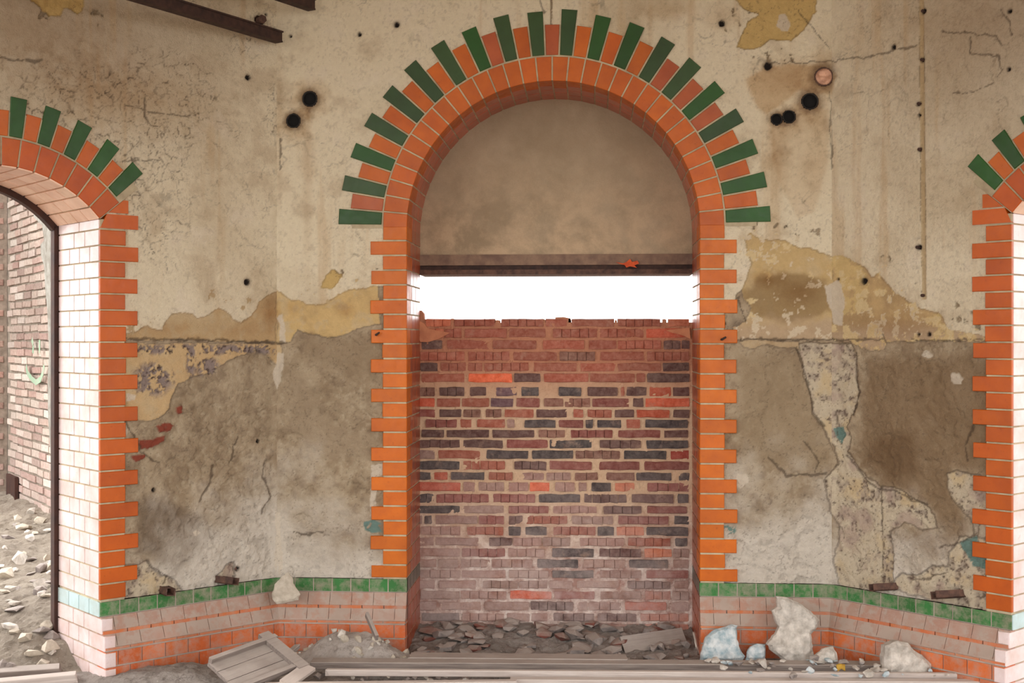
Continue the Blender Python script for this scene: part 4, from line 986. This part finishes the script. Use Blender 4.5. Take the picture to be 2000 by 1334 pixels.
def rail(px1, py1, z_c, label, L, stub=None):
    p = Vector((on_facet(px1, py1, BACK if px1 > 543 else LEFT, -.06)[0], -.06, 0))
    fc = BACK if px1 > 543 else LEFT
    x, z = on_facet(px1, py1, fc, -.06); e = fc.world(x, -.06, z)
    T = empty('steel_rail', Matrix.Translation(e) @ Matrix.Rotation(PI / 4 + D2R(17), 4, 'Z')); tag(T, label, 'rail')
    mb = MB()
    mb.box((-L, -.022, -.026), (0, .022, .026)); mb.build('bar', M_RUST, T)
    MB().box((-L, -.032, .018), (0, .032, .026)).build('top_flange', M_RUST, T)
    MB().box((-L, -.026, -.032), (0, .026, -.024)).build('bottom_flange', M_RUST, T)
    return T
R1 = rail(545, 72, 0, 'long rusty steel rail slanting into the top left corner', 3.0)
R2 = rail(609, 9, 0, 'short visible end of rusty steel rail at the top edge', 3.0)
x, z = on_facet(506, 40, LEFT); T = empty('wall_bolt', LEFT.M @ Matrix.Translation((x, 0, z))); tag(T, 'reddish round bolt stub in the wall above the long rail', 'bolt')
MB().tube((0, .06, 0), (0, -.035, 0), .021, .018, 10).build('shaft', M_RUSTY2, T)
MB().tube((0, -.03, 0), (0, -.042, 0), .024, .022, 6).build('nut', M_RUSTY2, T)
def peg(fc, px, py, rz, ry, L, label):
    x, z = on_facet(px, py, fc); T = empty('pipe_bracket', fc.M @ Matrix.Translation((x, .0, z)) @ Euler((0, ry, rz)).to_matrix().to_4x4()); tag(T, label, 'bracket')
    mb = MB()                                    # an open channel of bent rusty sheet
    mb.box((-.024, -L, -.018), (-.019, .04, .018)); mb.box((.019, -L, -.018), (.024, .04, .018)); mb.box((-.024, -L, -.018), (.024, .04, -.013))
    mb.build('channel', M_RUSTY2, T)
    MB().box((-.019, -L * .35, .010), (.019, .04, .016)).build('cover_plate', M_RUSTY2, T); return T
peg(LEFT, 322, 1152, -.1, .1, .08, 'rusty bracket stub over the green band nearest the left doorway')
peg(LEFT, 432, 1132, .3, .2, .10, 'rusty hollow bracket stub over the green band nearest the left wall corner')
peg(RIGHT, 1738, 1146, -.5, -.25, .10, 'rusty bracket stub over the green band nearest the right wall corner')
peg(RIGHT, 1868, 1160, -.5, -.3, .12, 'rusty bracket stub over the green band nearest the right doorway')
x, z = on_facet(1797, 203, RIGHT)
for i, (px, py) in enumerate(((1804, 22), (1802, 117), (1796, 203), (1797, 292), (1793, 483), (1803, 577))):
    x, z = on_facet(px, py, RIGHT); T = MB().tube((0, .02, 0), (0, -.012, 0), .007, .008, 8).build('nail', M_RUST); T.matrix_world = RIGHT.M @ Matrix.Translation((x, 0, z))
    tag(T, ('topmost small dark nail in the cable groove on the right wall', 'nail second from the top in the right wall cable groove', 'nail third from the top, near mid height of the upper cable groove', 'nail fourth from the top in the right wall cable groove', 'nail just above the lowest one in the cable groove', 'lowest nail where the cable groove ends')[i], 'nail', 'nails along the cable groove')
for px, py, lb in ((736, 654, 'bent rusty nail on the left quoin of the niche'), (1409, 663, 'short rusty nail on the right quoin of the niche')):
    x, z = on_facet(px, py, BACK); T = MB().tube((0, .02, 0), (0, -.03, 0), .006, .006, 8).tube((0, -.03, 0), (.02, -.038, .012), .006, .005, 8).build('nail', M_RUST); T.location = (x, -.0, z); tag(T, lb, 'nail')

# ------------------------------------------------------------------ loose pieces
def hull(seed, sx, sy, sz, n=16, bev=0):
    r = random.Random(seed); bm = bmesh.new()
    for i in range(n):
        v_ = Vector((r.gauss(0, 1), r.gauss(0, 1), r.gauss(0, 1))).normalized() * r.uniform(.75, 1)
        bm.verts.new((v_.x * sx, v_.y * sy, v_.z * sz))
    ret = bmesh.ops.convex_hull(bm, input=bm.verts)
    bmesh.ops.delete(bm, geom=[g for g in ret['geom_interior'] if isinstance(g, bmesh.types.BMVert)], context='VERTS')
    me = bpy.data.meshes.new('rubble'); bm.to_mesh(me); bm.free(); return me
def chunk(name, pts, Zd, thick, mat, label, cat, lean=0.0, base=None, seed=1, amp=.006):
    """a broken slab: outline traced at depth Zd, given thickness and a rough face"""
    P = [at(a, b, Zd) for a, b in pts]; zmin = min(p.z for p in P); cx_ = sum(p.x for p in P) / len(P); 
    cyy = sum(p.y for p in P) / len(P); ax = RGT
    loc = [((p - Vector((cx_, cyy, 0))).dot(ax), p.z - zmin) for p in P]
    # resample the outline and fill it with a triangulated, roughened grid
    from mathutils.geometry import delaunay_2d_cdt
    r = random.Random(seed); out = []
    for i in range(len(loc)):
        a = Vector(loc[i]); b = Vector(loc[(i + 1) % len(loc)]); n_ = max(1, int((b - a).length / .014))
        for k_ in range(n_):
            q_ = a.lerp(b, k_ / n_); out.append(Vector((q_.x + r.uniform(-.003, .003), q_.y + (r.uniform(-.003, .003) if q_.y > .01 else 0))))
    n_ = len(out); pts_ = list(out); x_a, x_b = min(o_.x for o_ in out), max(o_.x for o_ in out); z_b = max(o_.y for o_ in out)
    g_ = .013; OP = np.array([[o_.x, o_.y] for o_ in out])
    for i in range(int((x_b - x_a) / g_) + 1):
        for j in range(int(z_b / g_) + 1):
            pts_.append(Vector((x_a + (i + r.uniform(-.3, .3)) * g_, (j + r.uniform(-.3, .3)) * g_)))
    PX = np.array([p_.x for p_ in pts_]); PZ = np.array([p_.y for p_ in pts_]); dd, ins_ = seg_dist(PX, PZ, OP, True)
    keepi = [i for i in range(len(pts_)) if i < n_ or (ins_[i] and dd[i] > .006)]
    res = delaunay_2d_cdt([pts_[i] for i in keepi], [(i, (i + 1) % n_) for i in range(n_)], [], 1, 1e-6)
    V2, F2 = res[0], res[2]; PX = np.array([p_.x for p_ in V2]); PZ = np.array([p_.y for p_ in V2]); dd, _ = seg_dist(PX, PZ, OP, True)
    fr = -thick / 2 + sstep(min(.02, thick * .25), .0, dd) * thick * .35 + fbm(PX + seed, PZ, 9, 4, 601) * amp * 4.0 + fbm(PX + seed, PZ, 45, 3, 611) * amp * 1.6
    bm = bmesh.new(); fv_ = [bm.verts.new((x_, y_, z_)) for x_, y_, z_ in zip(PX, fr, PZ)]
    for f_ in F2: bm.faces.new([fv_[i] for i in f_])
    bm.edges.ensure_lookup_table(); be = [e for e in bm.edges if len(e.link_faces) == 1]
    ex = bmesh.ops.extrude_edge_only(bm, edges=be)['geom']; nv_ = [g for g in ex if isinstance(g, bmesh.types.BMVert)]
    for v_ in nv_: v_.co.y = thick / 2; v_.co.x = c_x + (v_.co.x - c_x) * .97 if False else v_.co.x
    bmesh.ops.holes_fill(bm, edges=[g for g in ex if isinstance(g, bmesh.types.BMEdge) and len(g.link_faces) == 1], sides=0)
    bmesh.ops.recalc_face_normals(bm, faces=bm.faces)
    me = bpy.data.meshes.new(name); bm.to_mesh(me); bm.free()
    o = link(name, me, mat); o.location = (cx_, cyy, zmin); o.rotation_euler = (lean, 0, YAW); tag(o, label, cat); return o
L_ = 'plaster_chunk'
chunk(L_, [(1366, 1291), (1372, 1270), (1380, 1246), (1395, 1232), (1416, 1226), (1432, 1221), (1442, 1224), (1440, 1250), (1446, 1270), (1454, 1282), (1448, 1291)], 6.30, .05, M_BLUECHUNK, 'bluish white broken plaster chunk leaning at the right niche corner', 'plaster chunk', -.25, seed=2, amp=.010)
chunk(L_, [(1457, 1290), (1462, 1268), (1480, 1258), (1494, 1260), (1496, 1276), (1492, 1290)], 6.28, .04, M_BLUECHUNK, 'small pale chunk between the bluish chunk and the tall slab', 'plaster chunk', -.2, seed=3)
chunk(L_, [(1520, 1166), (1534, 1168), (1558, 1176), (1580, 1192), (1604, 1212), (1598, 1226), (1586, 1240), (1588, 1262), (1592, 1290), (1600, 1312), (1566, 1310), (1540, 1302), (1522, 1284), (1506, 1270), (1500, 1258), (1516, 1240), (1524, 1226), (1516, 1212), (1511, 1196), (1522, 1186)], 6.22, .055, M_STONE, 'tall jagged white plaster slab leaning on the right plinth', 'plaster chunk', -.12, seed=4, amp=.009)
chunk(L_, [(1588, 1312), (1592, 1284), (1610, 1268), (1630, 1264), (1637, 1280), (1636, 1300), (1628, 1312)], 6.10, .06, M_STONE, 'rounded pale chunk at the foot of the tall plaster slab', 'plaster chunk', -.2, seed=5)
chunk(L_, [(1727, 1318), (1726, 1284), (1730, 1262), (1750, 1253), (1774, 1256), (1786, 1272), (1806, 1284), (1818, 1296), (1816, 1318), (1800, 1334), (1760, 1330)], 5.95, .09, M_STONE, 'large roundish white plaster chunk near the bottom right', 'plaster chunk', -.15, seed=6, amp=.010)
chunk('plaster_shard', [(531, 1158), (536, 1142), (548, 1128), (560, 1119), (568, 1128), (574, 1144), (586, 1160), (582, 1172), (560, 1177), (540, 1180), (531, 1170)], 6.48, .022, M_TRI, 'triangular plaster shard leaning on the green band at the left corner', 'plaster chunk', -.22, seed=7, amp=.0008)

# boards and frames on the floor
def board(name, p0, p1, wd, th, mat, label, cat, z0=.0, z1=None, roll=0.0, group=None):
    """board from p0 to p1 (pixels on the floor) lying on the debris"""
    a = on_floor(*p0, z0); b = on_floor(*p1, z0 if z1 is None else z1); d_ = b - a; L = d_.length
    M = Matrix.Translation((a + b) / 2) @ d_.to_track_quat('X', 'Z').to_matrix().to_4x4() @ Matrix.Rotation(roll, 4, 'X')
    me = brick_mesh(L, wd, th, name); me = me.copy(); 
    for v_ in me.vertices:
        if abs(v_.co.x) > L * .4: v_.co.x += rng.uniform(-.01, .01)
    o = link(name, me, mat); o.matrix_world = M; tag(o, label, cat, group); return o
o = board('floor_plank', (606, 1296), (2060, 1304), .085, .035, M_GREYWOOD, 'long dusty grey plank lying across in front of the niche', 'plank', .045)
board('window_stile', (640, 1313), (2050, 1322), .028, .03, M_PALEWOOD, 'long thin pale strip lying parallel just in front of the grey plank', 'strip', .055)
board('floor_board', (1000, 1331), (2080, 1336), .05, .03, M_PALEWOOD, 'pale board along the bottom edge right of centre', 'board', .04)
board('floor_board', (520, 1340), (1010, 1334), .04, .025, M_PALEWOOD, 'pale board along the bottom edge left of centre', 'board', .055)
board('floor_plank', (800, 1284), (1222, 1288), .10, .025, M_GREYWOOD, 'short grey double board tucked under the niche rubble', 'plank', .055)
board('loose_lath', (556, 1338), (606, 1302), .07, .018, M_CARD, 'short pale slat lying slanted at the left end of the long plank', 'slat', .06, .10, .25)
# crosswise cuts on the long plank: small cross battens
# weathered panel at lower left
PN = empty('wooden_panel'); a = on_floor(438, 1322, .10); b = on_floor(560, 1276, .14)
d_ = b - a; PN.matrix_world = Matrix.Translation((a + b) / 2) @ d_.to_track_quat('X', 'Z').to_matrix().to_4x4() @ Matrix.Rotation(.38, 4, 'X')
tag(PN, 'weathered grey timber panel with raised edges lying tilted at lower left', 'panel'); L = d_.length
for i in range(3):
    MB().box((-L / 2 + rng.uniform(-.03, 0), -.12 + .08 * i + .002, -.012), (L / 2 + rng.uniform(0, .03), -.12 + .08 * (i + 1) - .002, .006)).build('board', M_GREYWOOD, PN)
MB().box((-L / 2, -.125, .004), (L / 2, -.10, .022)).build('edge_strip', M_GREYWOOD, PN); MB().box((-L / 2, .10, .004), (L / 2 + .02, .125, .03)).build('edge_strip', M_GREYWOOD, PN)
MB().box((L / 2 - .05, -.15, .004), (L / 2 + .01, .16, .028)).build('cross_batten', M_GREYWOOD, PN)
board('wood_splinter', (560, 1280), (582, 1262), .03, .02, M_GREYWOOD, 'short splintered stick beyond the tilted timber panel', 'stick', .10, .13)
# leaning stick on the plinth
p = at(716, 1200, 6.33); q = at(736, 1246, 6.18); M = Matrix.Translation((p + q) / 2) @ (q - p).to_track_quat('X', 'Z').to_matrix().to_4x4()
o = link('wood_stick', brick_mesh((q - p).length, .016, .03, 'wood_stick'), M_GREYWOOD); o.matrix_world = M; tag(o, 'thin grey stick leaning on the plinth left of the niche', 'stick')
p = at(1215, 1262, 6.62); q = at(1336, 1244, 6.74); M = Matrix.Translation((p + q) / 2) @ (q - p).to_track_quat('X', 'Z').to_matrix().to_4x4() @ Matrix.Rotation(.9, 4, 'X')
o = link('tilted_board', brick_mesh((q - p).length, .10, .022, 'tilted_board'), M_GREYWOOD); o.matrix_world = M; tag(o, 'grey board lying tilted at the right end of the niche rubble', 'board')
board('threshold_board', (-60, 1320), (118, 1308), .10, .04, M_GREYWOOD, 'grey threshold board outside the left doorway, farther one', 'board', .03)
board('threshold_board', (-40, 1340), (150, 1322), .07, .04, M_PALEWOOD, 'paler threshold board outside the left doorway, nearer one', 'board', .03)
o = mesh('fallen_leaf', [(0, 0, 0), (.02, .01, .008), (.04, 0, .0), (.045, .03, .012), (.02, .04, .004), (.0, .03, .012)], [[0, 1, 2, 3, 4, 5]])
o = link('fallen_leaf', o, M_LEAF); o.location = on_floor(1636, 1312, .06); o.rotation_euler = (.8, 0, .3); o.modifiers.new('s', 'SOLIDIFY').thickness = .003; tag(o, 'yellow dry leaf at the foot of the tall white plaster slab', 'leaf')

# heap inside the niche and mortar dust mound left of it
def nh(X_, Y_):
    t = sstep(-.12, .48, Y_); 
    return -.03 + t * .06 * (1 + .5 * fbm(X_ + 60, Y_ + 3, 3, 3, 501)) + fbm(X_ + 60, Y_ + 3, 14, 5, 511) * .05 + fbm(X_ + 60, Y_ + 3, 40, 3, 521) * .02
o = terrain('rubble_dust', np.arange(NC - NW, NC + NW, .014), np.arange(-.12, ND, .014), nh, M_FLOOR); tag(o, 'grey dust and crumbs under the slabs on the niche floor', 'debris', kind='stuff')
def ph(X_, Y_):
    mpt = on_floor(690, 1268, .06); d_ = np.hypot((X_ - mpt.x) / .42, (Y_ - mpt.y + .0) / .20)
    return -.05 + sstep(1.15, .1, d_) * .19 + fbm(X_ + 80, Y_ + 3, 9, 5, 531) * .05 + fbm(X_ + 80, Y_ + 3, 40, 3, 541) * .015
o = terrain('mortar_dust', np.arange(-1.45, -.55, .013), np.arange(-.52, -.10, .013), ph, M_PILE); tag(o, 'pale heap of mortar dust against the plinth left of the niche', 'debris', kind='stuff')
rr = random.Random(12)
protos = [hull(100 + i, 1, .8, .22 + .1 * (i % 3), 15) for i in range(8)]; chunkp = [hull(200 + i, 1, .85, .7, 16) for i in range(6)]
def scatter(n_, gen, name, label, group, cat, mats, protos_):
    for i in range(n_):
        p_, s_, rot_ = gen(i)
        me = protos_[rr.randrange(len(protos_))]; mt = rr.choice(mats)
        key = (me.name, mt.name)
        if key not in _bc: mm = me.copy(); mm.materials.clear(); mm.materials.append(mt); _bc[key] = mm
        o = bpy.data.objects.new(name, _bc[key]); COL.objects.link(o); o.location = p_; o.scale = (s_, s_, s_); o.rotation_euler = rot_
        kd = mt.name.split('_')[0]; tag(o, (label % {'rubble': 'grey', 'plaster': 'white', 'blue': 'bluish', 'flat': 'beige'}.get(kd, 'grey') if mt is not M_RUBRED else label % 'reddish') if '%s' in label else label, cat, group)
def g1(i):
    x = rr.uniform(NC - NW + .06, NC + NW - .10); y = rr.uniform(-.08, .46); s_ = rr.uniform(.03, .085)
    return (x, y, float(nh(np.array([x]), np.array([y]))[0]) + s_ * .2), s_, (rr.uniform(-.35, .25), rr.uniform(-.2, .2), rr.uniform(0, 6))
scatter(95, g1, 'rubble_slab', 'flat %s slab of rubble in the heap on the niche floor', 'slabs of rubble in the niche', 'rubble', [M_SLATE, M_SLATE, M_SLATE, M_RUBRED], protos)
def g1b(i):
    x = rr.uniform(NC + .3, NC + NW - .05); y = rr.uniform(-.06, .25); s_ = rr.uniform(.02, .04)
    return (x, y, float(nh(np.array([x]), np.array([y]))[0]) + s_ * .4), s_, (rr.uniform(-1, 1), rr.uniform(-1, 1), rr.uniform(0, 6))
scatter(22, g1b, 'rubble_stone', 'small rounded stone at the right end of the niche heap', 'stones at the right end of the niche', 'stone', [M_SLATE], chunkp)
def g2(i):
    x = rr.uniform(-1.3, -.62); y = rr.uniform(-.46, -.2); s_ = rr.uniform(.010, .032)
    return (x, y, float(ph(np.array([x]), np.array([y]))[0]) + s_ * .3), s_, (rr.uniform(-1, 1), rr.uniform(-1, 1), rr.uniform(0, 6))
scatter(55, g2, 'mortar_crumb', '%s mortar crumb on the dust heap left of the niche', 'crumbs on the mortar heap', 'crumb', [M_STONE, M_TRI], chunkp)
def g3(i):
    p_ = on_floor(rr.uniform(1370, 1990), rr.uniform(1288, 1322), .07); s_ = rr.uniform(.010, .036)
    return (p_.x, p_.y, .068 + s_ * .2), s_, (rr.uniform(-.4, .4), rr.uniform(-.4, .4), rr.uniform(0, 6))
scatter(80, g3, 'plaster_fragment', 'small %s plaster fragment on the floor right of the niche', 'plaster fragments on the right floor', 'plaster fragment', [M_STONE, M_STONE, M_BLUECHUNK, M_SLATE], protos + chunkp)
def g4(i):
    p_ = on_floor(rr.uniform(620, 1400), rr.uniform(1316, 1334), .02); s_ = rr.uniform(.01, .028)
    return (p_.x, p_.y, .0 + s_ * .4), s_, (rr.uniform(-1, 1), rr.uniform(-1, 1), rr.uniform(0, 6))
scatter(45, g4, 'floor_crumb', 'small %s crumb of rubble between the boards on the floor', 'crumbs between the boards', 'crumb', [M_STONE, M_SLATE], chunkp)
def g5(i):
    px = rr.uniform(0, 105); py = rr.uniform(1050, 1290); p_ = on_floor(px, py, .1); s_ = rr.uniform(.02, .075)
    return (p_.x, p_.y, float(og(np.array([p_.x]), np.array([p_.y]))[0]) + s_ * .2), s_, (rr.uniform(-.4, .4), rr.uniform(-.4, .4), rr.uniform(0, 6))
scatter(60, g5, 'rubble_stone', '%s stone lying on the dirt slope outside the left doorway', 'stones outside the left doorway', 'stone', [M_STONE, M_TRI, M_SLATE], protos + chunkp)
